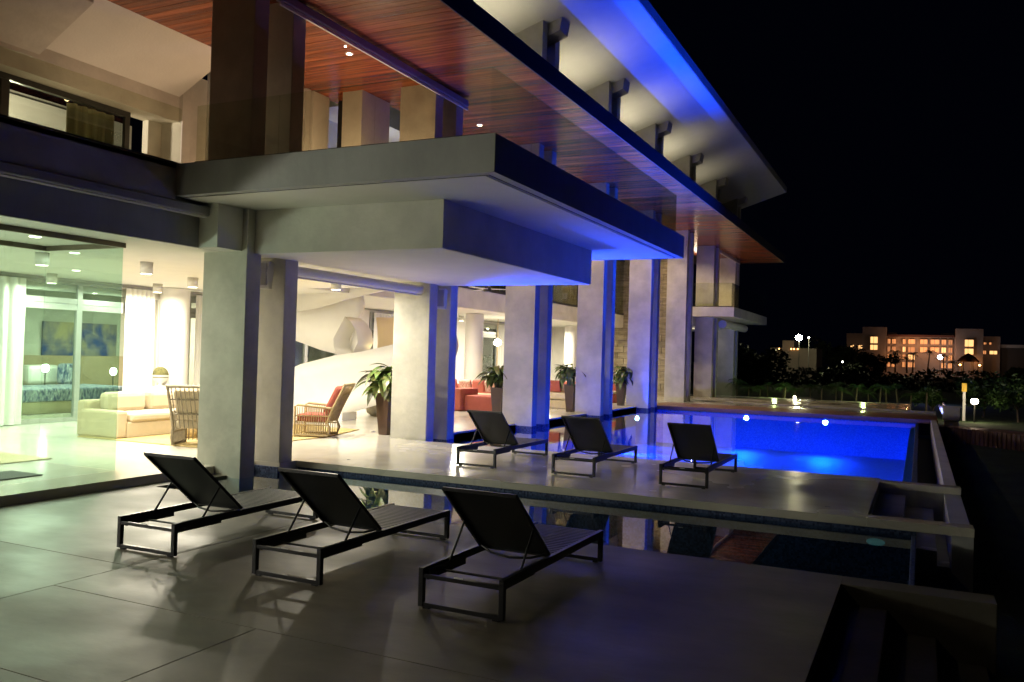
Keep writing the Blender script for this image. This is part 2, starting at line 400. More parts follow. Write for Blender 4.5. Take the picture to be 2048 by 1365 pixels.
# roller blinds and awnings are things of their own (below)
# wooden soffit: one plank after another
sof = link("wood_soffit", None, villa)
pkA = MB().box(-11.75, -6.80, 0, 0.148, 7.34, 7.358, bev=0.003).mesh("soffit_plank"); pkA.materials.append(WOOD)
pkB = MB().box(-10.73, -6.80, 0, 0.148, 7.34, 7.358, bev=0.003).mesh("soffit_plank"); pkB.materials.append(WOOD)
n = 0; y = 4.0; PW = 0.156
while y < 48.3 and n < 290:
    o = link("soffit_plank", pkA if y < 15.6 else pkB, sof, (0, y, random.uniform(-0.002, 0.002))); y += PW; n += 1
box("soffit_backing", DKSLOT, (-11.75, -6.82, -6, 48.4, 7.36, 7.40), sof)
box("soffit_body", DKFASC, (-11.75, -6.80, -6, 48.45, 7.40, 7.72), villa)
box("fascia", DKFASC, (-6.80, -6.77, -6, 48.47, 7.335, 7.73), villa, bev=0.004)
box("void_ceiling", CEILM, (-14, -10.74, 15.6, 48.4, 7.44, 7.60), villa)
# upswept roof slab
xo, xi = -6.82, -13.5
MB().prism([(xi, zroof(xi)), (xo, zroof(xo)), (xo+0.03, zroof(xo)+0.24), (xi, zroof(xi)+0.35)], 'y', -6, 48.4).build("roof", CEILM, villa)
box("roof_edge", SLABM, (xo+0.032, xo+0.05, -6, 48.42, zroof(xo)-0.01, zroof(xo)+0.30), villa)
box("clerestory_wall", PLASTER, (-10.1, -9.80, -6, 47.5, 7.73, 10.3), villa)
for yy, wt in ((7.3, 1), (12.5, 1), (17.6, 1), (22.8, 1), (27.95, 1), (33.1, 0.8), (38.3, 0.35)):
    l_ = light("cornice_uplight", 'AREA', (-9.3, yy, 7.80), W_UP*wt, (1.0, 0.88, 0.62), 0.3, villa, (R(180), 0, 0), spread=R(82))
    l_.data.shape = 'RECTANGLE'; l_.data.size = 0.12; l_.data.size_y = 2.8

# upper room behind the balcony (left)
up_ = link("upper_room", None, villa)
MB().prism([(-11.75, 7.34), (-13.0, 6.69), (-13.0, 6.85), (-11.75, 7.5)], 'y', 9.0, 11.9).build("sloped_ceiling", CEILM, up_)
MB().prism([(-11.75, 7.20), (-13.0, 6.55), (-13.0, 6.9), (-11.75, 7.5)], 'y', 2.0, 9.0).build("sloped_ceiling", PLASTER, up_)
box("bulkhead", PLASTER, (-13.6, -13.0, 2.0, 11.9, 6.2, 6.95), up_)
box("window_wall", PLASTER, (-13.6, -13.45, 10.98+0.6, 15.6, 4.3, 7.4), up_)
box("wall_end", PLASTER, (-13.45, -12.9, 11.9, 12.1, 4.3, 7.34), up_)
box("wall_end", PLASTER, (-12.75, -11.75, 12.35, 12.5, 4.3, 7.34), up_)
box("wall_panel", PLASTER, (-13.3, -11.66, 14.0, 14.16, 4.3, 7.34), up_)
box("wall_panel", WHITE, (-11.95, -11.62, 14.2, 14.72, 4.3, 7.33), up_)
box("shelf_niche", DKSLOT, (-11.60, -11.15, 15.0, 15.1, 4.3, 7.33), up_)
for zz in (5.1, 6.1): box("shelf", WHITE, (-11.60, -11.15, 14.75, 15.0, zz, zz+0.04), up_)
box("cabinet_block", PLASTER, (-11.1, -10.6, 14.5, 15.53, 4.3, 7.335), up_, bev=0.004)
box("upper_floor", DECK, (-26, -9.2, -6, 15.75, 4.30, 4.36), up_)
# upper window of the left room
uw = link("window", None, villa)
f = MB()
for (a, b) in ((2.0, 2.07), (5.4, 5.47), (8.62, 8.76), (10.98, 11.08)): f.box(-13.42, -13.35, a, b, 4.37, 6.19)
f.box(-13.44, -13.34, 2.0, 11.08, 6.10, 6.196).build("window_frame", DKALU, uw)
box("window_pane", WINGL, (-13.40, -13.39, 2.0, 11.0, 4.37, 6.1), uw)

def curtain(name, material, p0, p1, z0, z1, folds, amp, parent=None, label=None, cat="curtain", group=None):
    p0 = Vector((*p0, 0)); p1 = Vector((*p1, 0)); d = p1-p0; L = d.length; d.normalize(); nrm = Vector((-d.y, d.x, 0))
    mb = MB(); nx = folds*8; nz = 5; vs = []
    ph = random.random()*6
    for j in range(nz+1):
        t = j/nz; z = z0+(z1-z0)*t
        for i in range(nx+1):
            u = i/nx
            off = amp*(math.sin(u*folds*2*math.pi+ph)+0.35*math.sin(u*folds*5.3+ph*2+t*1.2))*(0.75+0.35*(1-t))
            p = p0+d*(L*u+0.15*amp*math.sin(u*folds*4*math.pi))+nrm*off
            vs.append((p.x, p.y, z))
    fs = [(j*(nx+1)+i, j*(nx+1)+i+1, (j+1)*(nx+1)+i+1, (j+1)*(nx+1)+i) for j in range(nz) for i in range(nx)]
    mb.add(vs, fs, True)
    o = mb.build(name, material, parent)
    if label: tag(o, label, cat, group)
    return o
curtain("curtain", OLIVE, (-13.7, 6.9), (-13.7, 8.6), 4.4, 6.15, 7, 0.05, None, "olive curtain at the left end of the upper room window")
curtain("curtain", OLIVE, (-13.7, 10.0), (-13.7, 11.0), 4.4, 6.15, 5, 0.05, None, "olive curtain at the right end of the upper room window")
box("room_wall", PLASTER, (-17, -16.8, 2, 14, 4.3, 7.0), up_)
scr = thing("projection_screen", "white framed panel on the grey wall inside the upper bedroom", "wall panel")
box("panel", WHITE, (-16.78, -16.74, 10.3, 13.2, 5.5, 6.9), scr)
box("panel_rim", DKALU, (-16.79, -16.77, 10.25, 13.25, 5.45, 6.95), scr)
light("bedroom_lamp", 'POINT', (-15.0, 9.8, 6.0), 380, (1.0, 0.80, 0.66), 0.15, up_)
light("upper_hall_lamp", 'POINT', (-12.4, 10.0, 5.4), 13, (1.0, 0.70, 0.46), 0.1, up_)
light("landing_lamp", 'POINT', (-12.4, 17.6, 6.6), 16, (0.95, 0.95, 0.85), 0.15, up_)

# mezzanine wall with its band of windows, over the second living room
mz = link("mezzanine", None, villa)
box("mezzanine_wall", PLASTER, (-13.2, -13.0, 15.755, 39.49, 3.33, 3.95), mz)
box("mezzanine_wall", PLASTER, (-13.2, -13.0, 15.75, 39.5, 6.6, 7.44), mz)
box("mezzanine_wall", PLASTER, (-13.2, -13.0, 15.75, 19.5, 3.95, 6.6), mz)
f = MB().box(-13.06, -12.98, 19.5, 39.5, 3.95, 4.03).box(-13.06, -12.98, 19.5, 39.5, 6.52, 6.6)
for yy in (19.5, 23.0, 26.42, 29.8, 33.4, 36.6): f.box(-13.06, -12.98, yy, yy+0.08, 3.95, 6.6)
f.build("window_frame", DKALU, mz)
box("window_pane", WINGL, (-13.04, -13.03, 19.5, 39.5, 4.0, 6.55), mz)
box("room_wall", PLASTER, (-17.2, -17.0, 15, 39.5, 3.95, 7.4), mz)
curtain("curtain", OLIVE, (-13.25, 19.6), (-13.25, 26.3), 4.0, 6.55, 26, 0.05, None, "long olive curtain behind the upper window above the coral sofa")
curtain("curtain", OLIVE, (-13.25, 28.6), (-13.25, 36.0), 4.0, 6.55, 28, 0.05, None, "long olive curtain behind the upper window farther along the pool")
for yy in (21.5, 31): light("mezzanine_room_lamp", 'POINT', (-15, yy, 6.2), 14, (1.0, 0.8, 0.45), 0.15, mz)

# stone clad wall, tile by tile
sw = link("stone_wall", None, villa)
box("wall_core", STONEB, (-15.2, -10.1, 39.5, 39.8, 0.0, 7.34), sw)
TW, TH = 0.62, 0.29
tiles = [MB().box(0, TW-0.012, -0.045-0.012*i, 0.0, 0, TH-0.012, bev=0.004).mesh("stone_tile") for i in range(4)]
for t in tiles: t.materials.append(STONE)
for r_ in range(25):
    for c_ in range(8):
        x = -15.1+c_*TW+(0.31 if r_ % 2 else 0)
        link("stone_tile", random.choice(tiles), sw, (x, 39.5, ZF+r_*TH))
box("end_wall", PLASTER, (-26, -15.2, 39.5, 39.8, 0, 3.33), villa)

# back wall of both living rooms with sliding doors
bw = link("back_wall", None, villa)
XB = -17.1
box("wall_strip", WHITE, (XB-0.1, XB, -6, 39.5, 3.0, 3.3), bw)
for a, b in ((15.3, 16.1), (17.6, 19.2), (22.5, 24.2), (29.0, 31.6), (36.8, 39.5), (14.95, 15.05)):
    box("wall_strip", WHITE, (XB-0.1, XB, a, b, ZF, 3.0), bw)
rcol = MB().lathe([(0.36, 0), (0.36, 3.17)], 28, (-16.85, 15.5, ZF)).build("round_column", WHITE, villa)
MB().lathe([(0.33, 0), (0.33, 3.2)], 28, (-14.6, 27.2, ZF)).build("round_column", WHITE, villa)
MB().lathe([(0.33, 0), (0.33, 3.2)], 28, (-14.9, 37.5, ZF)).build("round_column", WHITE, villa)
def slider(y0, y1, mull, nm="sliding_door"):
    d = link(nm, None, villa)
    f = MB()
    f.box(XB-0.03, XB+0.05, y0, y1, 2.74, 2.86, bev=0.004).box(XB-0.03, XB+0.05, y0, y1, 2.60, 2.715, bev=0.004).box(XB-0.02, XB+0.03, y0, y1, 2.715, 2.74).box(XB-0.03, XB+0.05, y0, y1, ZF, ZF+0.10)
    f.box(XB-0.03, XB+0.05, y0, y1, 3.16, 3.24)
    for q in mull: f.box(XB-0.034, XB+0.055, q, q+0.13, ZF, 3.2, bev=0.004)
    f.build("door_frame", ALU, d)
    box("door_pane", WINGL, (XB-0.005, XB+0.003, y0, y1, ZF+0.1, 3.16), d)
slider(6.0, 15.0, (6.0, 8.6, 12.93, 14.85))
slider(16.1, 17.6, (16.1, 17.45))
slider(19.2, 22.5, (19.2, 20.8, 22.35)); slider(24.2, 29.0, (24.2, 26.5, 28.85)); slider(31.6, 36.8, (31.6, 33.9, 36.65))
# bedroom beyond the sliding doors
bd = link("bedroom", None, villa)
box("bedroom_wall", PLASTER, (-22.2, -22.0, 4, 22, 0, 3.3), bd)
box("bedroom_wall", PLASTER, (-22, -17.3, 18.6, 18.8, 0, 3.3), bd)
box("wardrobe", mat("wardrobe_grey", (0.20, 0.19, 0.15), 0.6), (-21.95, -20.9, 12.2, 14.2, 0.1, 3.0), bd)
box("bed_head_panel", mat("head_panel", (0.42, 0.33, 0.22), 0.7, var=0.1), (-21.98, -21.86, 14.6, 18.5, 0.1, 1.5), bd)
curtain("curtain", CURT, (-16.95, 8.5), (-16.95, 11.62), ZF+0.02, 3.2, 13, 0.06, None, "wide white curtain at the far left behind the glass box")
curtain("curtain", CURT, (-16.95, 14.15), (-16.95, 15.0), ZF+0.02, 3.2, 6, 0.045, None, "white curtain behind the cream sofa just left of the urn")
curtain("curtain", CURT, (-16.95, 16.25), (-16.95, 17.45), ZF+0.02, 3.2, 8, 0.045, None, "white curtain right of the urn, half hidden by the front column")
curtain("curtain", CURT, (-16.95, 24.3), (-16.95, 25.6), ZF+0.02, 3.2, 7, 0.045, None, "white curtain at the back of the second living room")
curtain("curtain", CURT, (-16.95, 33.9), (-16.95, 35.6), ZF+0.02, 3.2, 8, 0.045, None, "white curtain at the back window seen past the blue lit columns")
outw = tag(link("outer_garden_wall", None), "pale wall outside the rear windows of the second living room", "wall")
box("wall", PLASTER, (-20.6, -20.4, 19, 38, -0.6, 2.4), outw)

# bed, painting, bedside lamps
bed = thing("bed", "bed with blue patterned cover and pale pillows beyond the glass doors", "bed")
box("bed_base", CREAM, (-21.6, -19.2, 12.9, 16.2, ZF, 0.42), bed, bev=0.03)
BLUEP = mat("blue_pattern_cloth", (0.55, 0.58, 0.60), 0.9, alt=(0.03, 0.07, 0.19), vscale=7, stretch=(1, 2.5, 1))
box("cover", BLUEP, (-21.0, -19.15, 12.85, 16.25, 0.42, 0.74), bed, bev=0.06)
for yy in (13.6, 14.7): box("pillow", WHITE, (-21.6, -21.2, yy, yy+0.95, 0.72, 1.25), bed, bev=0.1)
box("cushion", BLUEP, (-21.2, -20.95, 15.5, 16.1, 0.72, 1.3), bed, bev=0.08)
pt = thing("painting", "abstract blue and gold painting on the bedroom wall", "painting")
pm = mat("abstract_paint", (0.40, 0.34, 0.20), 0.5, alt=(0.015, 0.05, 0.22), vscale=1.4, stretch=(1, 1, 0.8), detail=3)
box("canvas", pm, (-21.99, -21.93, 15.6, 18.0, 1.45, 2.45), pt)
for yy, zz, l in ((14.9, 1.18, "glowing bedside lamp left of the bed pillows"), (17.0, 1.08, "glowing bedside lamp right of the bed on its stand")):
    t = thing("bedside_lamp", l, "lamp", (-20.8, yy, 0), 0, "bedside lamps")
    MB().lathe([(0.10, 0.1), (0.10, 0.13), (0.015, 0.14), (0.015, zz-0.1)], 12).build("lamp_stand", DKALU, t)
    MB().lathe([(0.05, zz-0.1), (0.09, zz-0.04), (0.09, zz+0.04), (0.05, zz+0.1)], 16).build("lamp_shade", mat("bedside_glow", (1, 1, 1), 0.5, emit=(1, 0.95, 0.8), estr=30), t)
    light("lamp_light", 'POINT', (0, 0, zz+0.2), 9, (1, 0.9, 0.7), 0.1, t)
for xx, yy in ((-18.6, 9.0), (-19.5, 13.5), (-19.5, 17)): light("bedroom_light", 'AREA', (xx, yy, 3.2), 240, (1, 0.9, 0.66), 0.3, bd)
for yy in (16.1, 17.3):
    light("picture_light", 'SPOT', (-21.6, yy, 3.2), 12, (1, 0.85, 0.4), 0.04, bd, (0, R(-8), 0), spot=R(70))

# ------------------------------------------------------------------ glass box at left
gb = thing("glass_enclosure", "tall green tinted frameless glass enclosure with brown top rail at the left of the terrace", "glass enclosure")
for a, b in ((5.0, 6.62), (6.625, 8.32)):
    MB().box(-10.078, -10.066, a, b, ZF+0.004, 3.26).build("glass_panel", GLASSG, gb)
MB().box(-11.69, -10.08, 8.314, 8.326, ZF+0.004, 3.26).build("glass_panel", GLASSG, gb)
MB().box(-11.70, -11.688, 5.0, 8.32, ZF+0.004, 3.26).build("glass_panel", GLASSG, gb)
BR = mat("bronze_rail", (0.16, 0.13, 0.09), 0.4, metal=0.5)
MB().box(-10.10, -10.045, 5.0, 8.345, 3.23, 3.30).build("top_rail", BR, gb)
MB().box(-11.72, -10.10, 8.295, 8.345, 3.23, 3.30).build("top_rail", BR, gb)
MB().box(-11.72, -11.665, 5.0, 8.295, 3.23, 3.30).build("top_rail", BR, gb)
mt_ = thing("door_mat", "dark grey door mat on the pale floor inside the glass", "mat")
box("mat_pad", mat("mat_grey", (0.09, 0.09, 0.085), 0.9, var=0.2, vscale=40), (-11.05, -10.42, 6.2, 7.48, ZF+0.002, ZF+0.016), mt_)
r1 = thing("floor_rug", "brown floor rug lying inside the glass enclosure at far left", "rug")
box("rug_pad", mat("brown_rug", (0.36, 0.27, 0.15), 0.6, var=0.15, vscale=9), (-13.6, -11.78, 5.0, 8.60, ZF+0.002, ZF+0.014), r1)

# ------------------------------------------------------------------ balcony glass
def rail(name, label, segs, z0, z1):
    t = thing(name, label, "glass railing")
    for (a, b) in segs:
        a = Vector((*a, 0)); b = Vector((*b, 0)); d = (b-a).normalized()
        a2 = a+d*0.004; b2 = b-d*0.004
        MB().bar((a2.x, a2.y, (z0+z1)/2), (b2.x, b2.y, (z0+z1)/2), 0.014, z1-z0).build("glass_panel", GLASS, t)
        MB().bar((a.x, a.y, z0+0.02), (b.x, b.y, z0+0.02), 0.05, 0.045).build("base_rail", DKALU, t)
    return t
rail("glass_railing", "frameless glass railing round the front and side of the big balcony",
     [((-9.0, 8.56), (-7.56, 8.56)), ((-7.56, 8.56), (-6.06, 8.56)), ((-6.06, 8.56), (-4.46, 8.56)),
      ((-4.46, 8.56), (-4.46, 9.68)), ((-4.46, 9.68), (-4.46, 11.33)), ((-4.46, 11.33), (-4.46, 13.6)), ((-4.46, 13.6), (-4.46, 16.7)), ((-4.46, 16.7), (-9.3, 16.7))], 4.37, 5.18)
rail("glass_railing", "glass railing along the upper floor edge at the far left",
     [((-9.3, 2.0), (-9.3, 4.3)), ((-9.3, 4.3), (-9.3, 6.0)), ((-9.3, 6.0), (-9.3, 7.58)), ((-9.3, 7.58), (-9.3, 8.56))], 4.37, 5.17)

# far balcony
fb = link("far_balcony", None, villa)
box("balcony_slab", PLASTER, (-9.7, -7.75, 39.6, 48.9, 3.93, 4.37), fb, bev=0.004)
box("floor_slab", PLASTER, (-26, -9.7, 39.8, 48.4, 3.5, 4.37), fb)
rail("glass_railing", "glass railing of the small far balcony at the end of the villa",
     [((-9.7, 39.75), (-7.9, 39.75)), ((-7.9, 39.75), (-7.9, 44.2)), ((-7.9, 44.2), (-7.9, 48.7))], 4.37, 5.5)
light("far_balcony_lamp", 'POINT', (-10.4, 43.6, 3.2), 26, WARM, 0.12, villa)
light("far_upper_lamp", 'POINT', (-10.5, 43.4, 7.0), 14, (1, 0.7, 0.5), 0.12, villa)

# ------------------------------------------------------------------ soffit downlights
i = 0
lab = ["hidden", "bright recessed downlight in the wood soffit above the front balcony", "recessed downlight in the wood soffit just above the balcony corner"]
for k in range(1, 8):
    yy = 7.5+5.13*k
    l = ["recessed downlight in the soffit near the left edge", "bright recessed downlight in the red wood soffit above the balcony",
         "recessed downlight in the soffit just above the balcony slab corner", "third recessed soffit downlight, seen through the balcony glass",
         "fourth recessed soffit downlight along the pool", "fifth recessed soffit downlight along the pool",
         "sixth recessed soffit downlight by the stone wall", "last recessed soffit downlight at the far balcony"][k]
    t = thing("soffit_downlight", l, "downlight", (-9.55, yy, 7.34), 0, "recessed downlights in the wooden soffit")
    MB().lathe([(0.05, -0.012), (0.075, -0.014), (0.08, 0.0)], 20).build("lamp_ring", WHITE, t)
    MB().lathe([(0.001, -0.017), (0.045, -0.016)], 16).build("lamp_lens", GLOWR, t)
    light("lamp_light", 'SPOT', (0, 0, -0.03), W_SOFFIT*(2.5 if k >= 2 else 0.7), (1.0, 0.73, 0.42), 0.06, t, (0, R(6), 0), spot=R(150), blend=0.8)
t = thing("soffit_sensor", "tiny round sensor beside the bright balcony downlight", "sensor", (-9.40, 12.31, 7.34))
MB().lathe([(0.02, -0.01), (0.02, 0)], 12).build("sensor_lens", GLOW, t)

# ------------------------------------------------------------------ ceiling cylinder lamps
def ceil_lamp(x, y, label, wt=1.0, z=3.3, p=None):
    t = thing("ceiling_lamp", label, "ceiling lamp", (x, y, z), 0, "white cylinder ceiling lamps")
    MB().lathe([(0.10, -0.005), (0.105, -0.0), (0.105, -0.20), (0.085, -0.20), (0.085, -0.17)], 24).build("lamp_body", WHITE, t)
    MB().lathe([(0.001, -0.206), (0.088, -0.202)], 24).build("lamp_diffuser", GLOW, t)
    light("lamp_light", 'AREA', (0, 0, -0.212), W_CEIL*wt, WARM, 0.16, t)
    return t
spots = [(-16.28, 11.73, "cylinder ceiling lamp seen through the glass enclosure, left of the sofa"),
         (-16.0, 14.2, "cylinder ceiling lamp above the cream sofa near the back windows"),
         (-13.63, 12.99, "cylinder ceiling lamp close to the left front column"),
         (-10.65, 13.89, "white cylinder ceiling lamp between the two front columns"),
         (-12.6, 8.9, "cylinder ceiling lamp inside the room behind the glass enclosure"),
         (-15.3, 7.6, "cylinder ceiling lamp at the far left by the wide white curtain"),
         (-13.9, 23.7, "round ceiling lamp glowing above the coral sofa"),
         (-13.9, 32.0, "round ceiling lamp glowing above the far white sofa"),
         (-15.2, 19.8, "ceiling lamp behind the curved stair wall"),
         (-15.6, 28.0, "ceiling lamp at the back of the second living room"),
         (-15.6, 36.0, "ceiling lamp at the far end of the second living room"),
         (-12.0, 10.4, "cylinder ceiling lamp above the grey cane armchair")]
for x, y, l in spots: ceil_lamp(x, y, l, {-13.9: 1.5, -15.6: 1.4, -10.65: 0.8, -12.0: 0.8, -13.63: 1.2}.get(x, 1.0))
for x, y, l in ((-10.79, 7.51, "flush round downlight at the top left of the glass enclosure"), (-12.05, 9.06, "small flush downlight behind the glass enclosure"),
                (-14.97, 11.3, "flush downlight above the sofa seen through the glass")):
    t = thing("flush_downlight", l, "downlight", (x, y, 3.3), 0, "flush round downlights in the left ceiling")
    MB().lathe([(0.001, -0.006), (0.06, -0.006), (0.075, 0)], 20).build("lamp_lens", GLOW, t)
    light("lamp_light", 'AREA', (0, 0, -0.02), 14, WARM, 0.12, t)
for x, y, z, p, l in ((-12.6, 4.6, 1.4, 330, "white drum floor lamp in the left room outside the frame"), (-12.2, 1.2, 1.4, 420, "second added white drum fill lamp in the left room outside the frame"), (-12.2, -2.4, 1.4, 420, "third added white drum fill lamp in the left room outside the frame")):
    t = thing("room_fill_lamp", l, "fill lamp", (x, y, ZF))  # fill added out of view to brighten the terrace and canopy front
    MB().lathe([(0.14, 0), (0.14, 0.02), (0.015, 0.03), (0.015, z-0.2)], 14).build("lamp_stand", DKALU, t)
    MB().lathe([(0.2, z-0.2), (0.16, z+0.1)], 20).build("lamp_shade", GLOW, t)
    light("lamp_light", 'POINT', (0, 0, z+0.3), p*0.85, (1.0, 0.95, 0.80), 0.2, t)
for x, y, p, l in ((-9.95, 12.0, 50, "added unseen fill lamp on the balcony floor behind the glass"), (-9.95, 13.9, 40, "second added unseen fill lamp on the balcony floor"), (-11.0, 12.9, 34, "added unseen fill lamp by the cabinet on the upper floor")):
    t = thing("balcony_fill_lamp", l, "lantern", (x, y, 4.37), 0, "added fill lamps on the balcony")  # fill added behind the balcony edge to light the soffit from below
    MB().lathe([(0.09, 0), (0.09, 0.22), (0.02, 0.3)], 14).build("fill_lamp_body", DKALU, t)
    light("lamp_light", 'POINT', (0, 0, 0.42), p, (1, 0.66, 0.40), 0.08, t)
for yy, l in ((2.4, "recessed soffit downlight over the near terrace, above the frame"), (-2.7, "second added fill spot over the near terrace, above the frame")):
    t = thing("soffit_downlight", l, "downlight", (-7.3, yy, 7.34), 0, "recessed downlights in the wooden soffit")  # these two spots are added above the view to light the near terrace
    MB().lathe([(0.05, -0.012), (0.075, -0.014), (0.08, 0.0)], 20).build("lamp_ring", WHITE, t)
    MB().lathe([(0.001, -0.017), (0.045, -0.016)], 16).build("lamp_lens", GLOWR, t)
    light("lamp_light", 'SPOT', (0, 0, -0.03), 190, (1.0, 0.84, 0.54), 0.08, t, (0, R(-30), 0), spot=R(96), blend=0.9)
# upward wash of void by wall lamp beside the stair
t = thing("stair_uplight", "warm floor uplight glowing in the niche behind the curved stair wall", "uplight", (-12.55, 18.45, 1.78))
MB().lathe([(0.05, 0), (0.06, 0.03)], 14).build("lamp_lens", GLOW, t)
light("lamp_light", 'AREA', (0, 0, 0.05), 5, (1, 0.74, 0.26), 0.08, t, (R(180), 0, 0))
for k_ in range(1, 6):
    yy = 12.9+5.165*k_-2.6
    t = thing("floor_fill_spot", "added floor fill spot hidden behind the planters, in bay %s" % ["", "one", "two", "three", "four", "five"][k_], "uplight", (-10.75, yy, ZF+0.002), 0, "added floor fill spots behind the columns")  # fill spot added out of sight for warm patches on the soffit
    MB().lathe([(0.05, 0), (0.055, 0.012), (0.001, 0.012)], 14).build("lamp_lens", WHITE, t)
    light("lamp_light", 'SPOT', (0, 0, 0.05), 150, (1, 0.85, 0.42), 0.06, t, (R(180), R(-22), 0), spot=R(80), blend=0.7)
# tall void lights for the second living room (pendant)
t = thing("pendant_lamp", "bright pendant lamp hanging on a pole in the second living room", "pendant lamp", (-15.2, 30.3, 2.35))
MB().lathe([(0.02, -0.14), (0.14, -0.08), (0.16, 0.02), (0.1, 0.12), (0.02, 0.15)], 20).build("lamp_globe", GLOW, t)
MB().tube([(0, 0, 0.15), (0, 0, 0.95)], 0.015, 8).build("pole", RATTAN, t)
MB().tube([(0, 0, -2.22), (0, 0, -0.14)], 0.02, 8).build("pole", RATTAN, t)
light("lamp_light", 'POINT', (0.3, -0.3, 0), 30, WARM, 0.15, t)
# ceiling fan
t = thing("ceiling_fan", "dark hubbed ceiling fan below the mezzanine wall", "ceiling fan", (-11.2, 21.6, 3.75))
MB().lathe([(0.10, -0.08), (0.13, -0.02), (0.06, 0.1), (0.015, 0.14), (0.015, 3.6)], 16).build("hub", DKALU, t)
for a in range(3):
    mm_ = Matrix.Rotation(a*2.094+0.4, 4, 'Z')
    MB().box(0.1, 0.85, -0.07, 0.07, -0.01, 0.005, M=mm_).build("blade", WHITE, t)

# ------------------------------------------------------------------ pool lamps
PB = (0.0, 0.055, 1.0)
def pool_lamp(x, y, z, ang, label, w=1.0, tilt=0.0):
    t = thing("pool_lamp", label, "pool light", (x, y, z), ang, "underwater pool lights")
    b = MB().lathe([(0.10, 0.0), (0.11, 0.012), (0.09, 0.03)], 20).build("lamp_ring", WHITE, t); b.rotation_euler = (R(90), 0, 0)
    b = MB().lathe([(0.001, 0.034), (0.085, 0.034)], 20).build("lamp_lens", POOLGLOW, t); b.rotation_euler = (R(90), 0, 0)
    if tilt == 0:
        light("lamp_light", 'AREA', (0, -0.06, 0.02), W_POOL*w*0.62, PB, 0.16, t, (R(-90-57), 0, 0), spread=R(88))
        light("lamp_light", 'AREA', (0, -0.06, 0), W_POOL*w*0.03, PB, 0.16, t, (R(-90+40), 0, 0), spread=R(110))
        light("lamp_light", 'AREA', (0, -0.06, -0.01), W_POOL*w*0.07, PB, 0.16, t, (R(-90+26), 0, 0), spread=R(64))
    else:
        light("lamp_light", 'AREA', (0, -0.06, 0), W_POOL*w*0.7, PB, 0.16, t, (R(-90-tilt), 0, 0), spread=R(80))
pool_lamp(-5.585, 31.29, -0.15, 0, "pool light glowing in the far wall left of centre")
pool_lamp(-2.91, 31.29, -0.15, 0, "pool light glowing in the far wall toward the right corner")
pool_lamp(-9.25, 29.9, -0.30, R(55), "pool light glowing at the left side by the fifth column pair", 0.2)
pool_lamp(-6.4, 14.60, -0.60, R(180), "pool light in the near wall below the leftmost deck lounger", 0.42, -18)
pool_lamp(-3.6, 14.60, -0.60, R(180), "added unseen pool light in the near wall below the rightmost deck lounger", 0.42, -18)  # from here through the side wall lamps: added, unseen, for more blue light
pool_lamp(-0.9, 14.60, -0.60, R(180), "added unseen pool light in the near wall beside the garden steps", 0.42, -18)
pool_lamp(-9.33, 16.2, -0.55, R(90), "added unseen pool light in the left side wall behind the second column pair", 0.3)
pool_lamp(-9.33, 21.5, -0.55, R(90), "added unseen pool light in the left side wall behind the third column pair", 0.9)
pool_lamp(-9.33, 26.8, -0.55, R(90), "added unseen pool light in the left side wall behind the fourth column pair", 0.9)
t = thing("channel_lamp", "unlit pool lamp in the far wall of the narrow channel", "pool light", (-0.42, 10.72, -0.145)); t.scale = (1, 1, 0.42)
b = MB().lathe([(0.09, 0.0), (0.10, 0.012), (0.001, 0.03)], 20).build("lamp_lens", mat("lamp_teal", (0.12, 0.36, 0.36), 0.2, emit=(0.1, 0.6, 0.6), estr=0.10), t); b.rotation_euler = (R(90), 0, 0)  # faint teal emission put into the lens although the lamp is off

# ------------------------------------------------------------------ blinds, awning, speakers
t = thing("roller_blind", "dark roller blind housing with pale lower edge under the wood soffit", "roller blind")
MB().box(-8.93, -8.80, 9.95, 15.85, 7.16, 7.30, bev=0.02).build("blind_cassette", mat("blind_housing", (0.30, 0.26, 0.30), 0.5), t)
MB().box(-8.87, -8.83, 9.95, 15.88, 7.10, 7.145).build("bottom_bar", WHITE, t)
t = thing("roller_blind", "pale roller blind tube across the opening between the front columns", "roller blind")
MB().tube([(-9.12, 10.62, 3.14), (-9.12, 15.2, 3.14)], 0.085, 16).build("blind_tube", WHITE, t)
MB().box(-9.2, -9.04, 10.60, 10.64, 3.04, 3.27).build("end_bracket", ALU, t)
MB().box(-9.2, -9.04, 15.2, 15.24, 3.04, 3.27).build("end_bracket", ALU, t)
MB().box(-9.13, -9.11, 10.64, 15.2, 3.03, 3.055).build("bottom_bar", WHITE, t)
t = thing("roller_blind", "grey awning cassette under the upper floor edge at the left", "roller blind")
MB().box(-9.34, -9.16, -2, 9.44, 3.745, 3.872, bev=0.02).build("blind_cassette", SLABM, t)
MB().box(-9.30, -9.19, -2, 9.46, 3.725, 3.742).build("bottom_bar", WHITE, t)
t = thing("roller_blind", "slim roller blind high under the soffit at the far balcony", "roller blind")
MB().box(-8.96, -8.84, 41.7, 46.4, 7.16, 7.26).build("blind_cassette", mat("blind_housing", (0.3, 0.26, 0.3)), t)
MB().box(-8.87, -8.83, 41.7, 46.5, 7.09, 7.13).build("bottom_bar", WHITE, t)
t = thing("roller_blind", "cream roller blind under the small far balcony", "roller blind")
MB().tube([(-8.7, 41.7, 3.66), (-8.7, 47.4, 3.66)], 0.2, 16).build("blind_tube", WHITE, t)

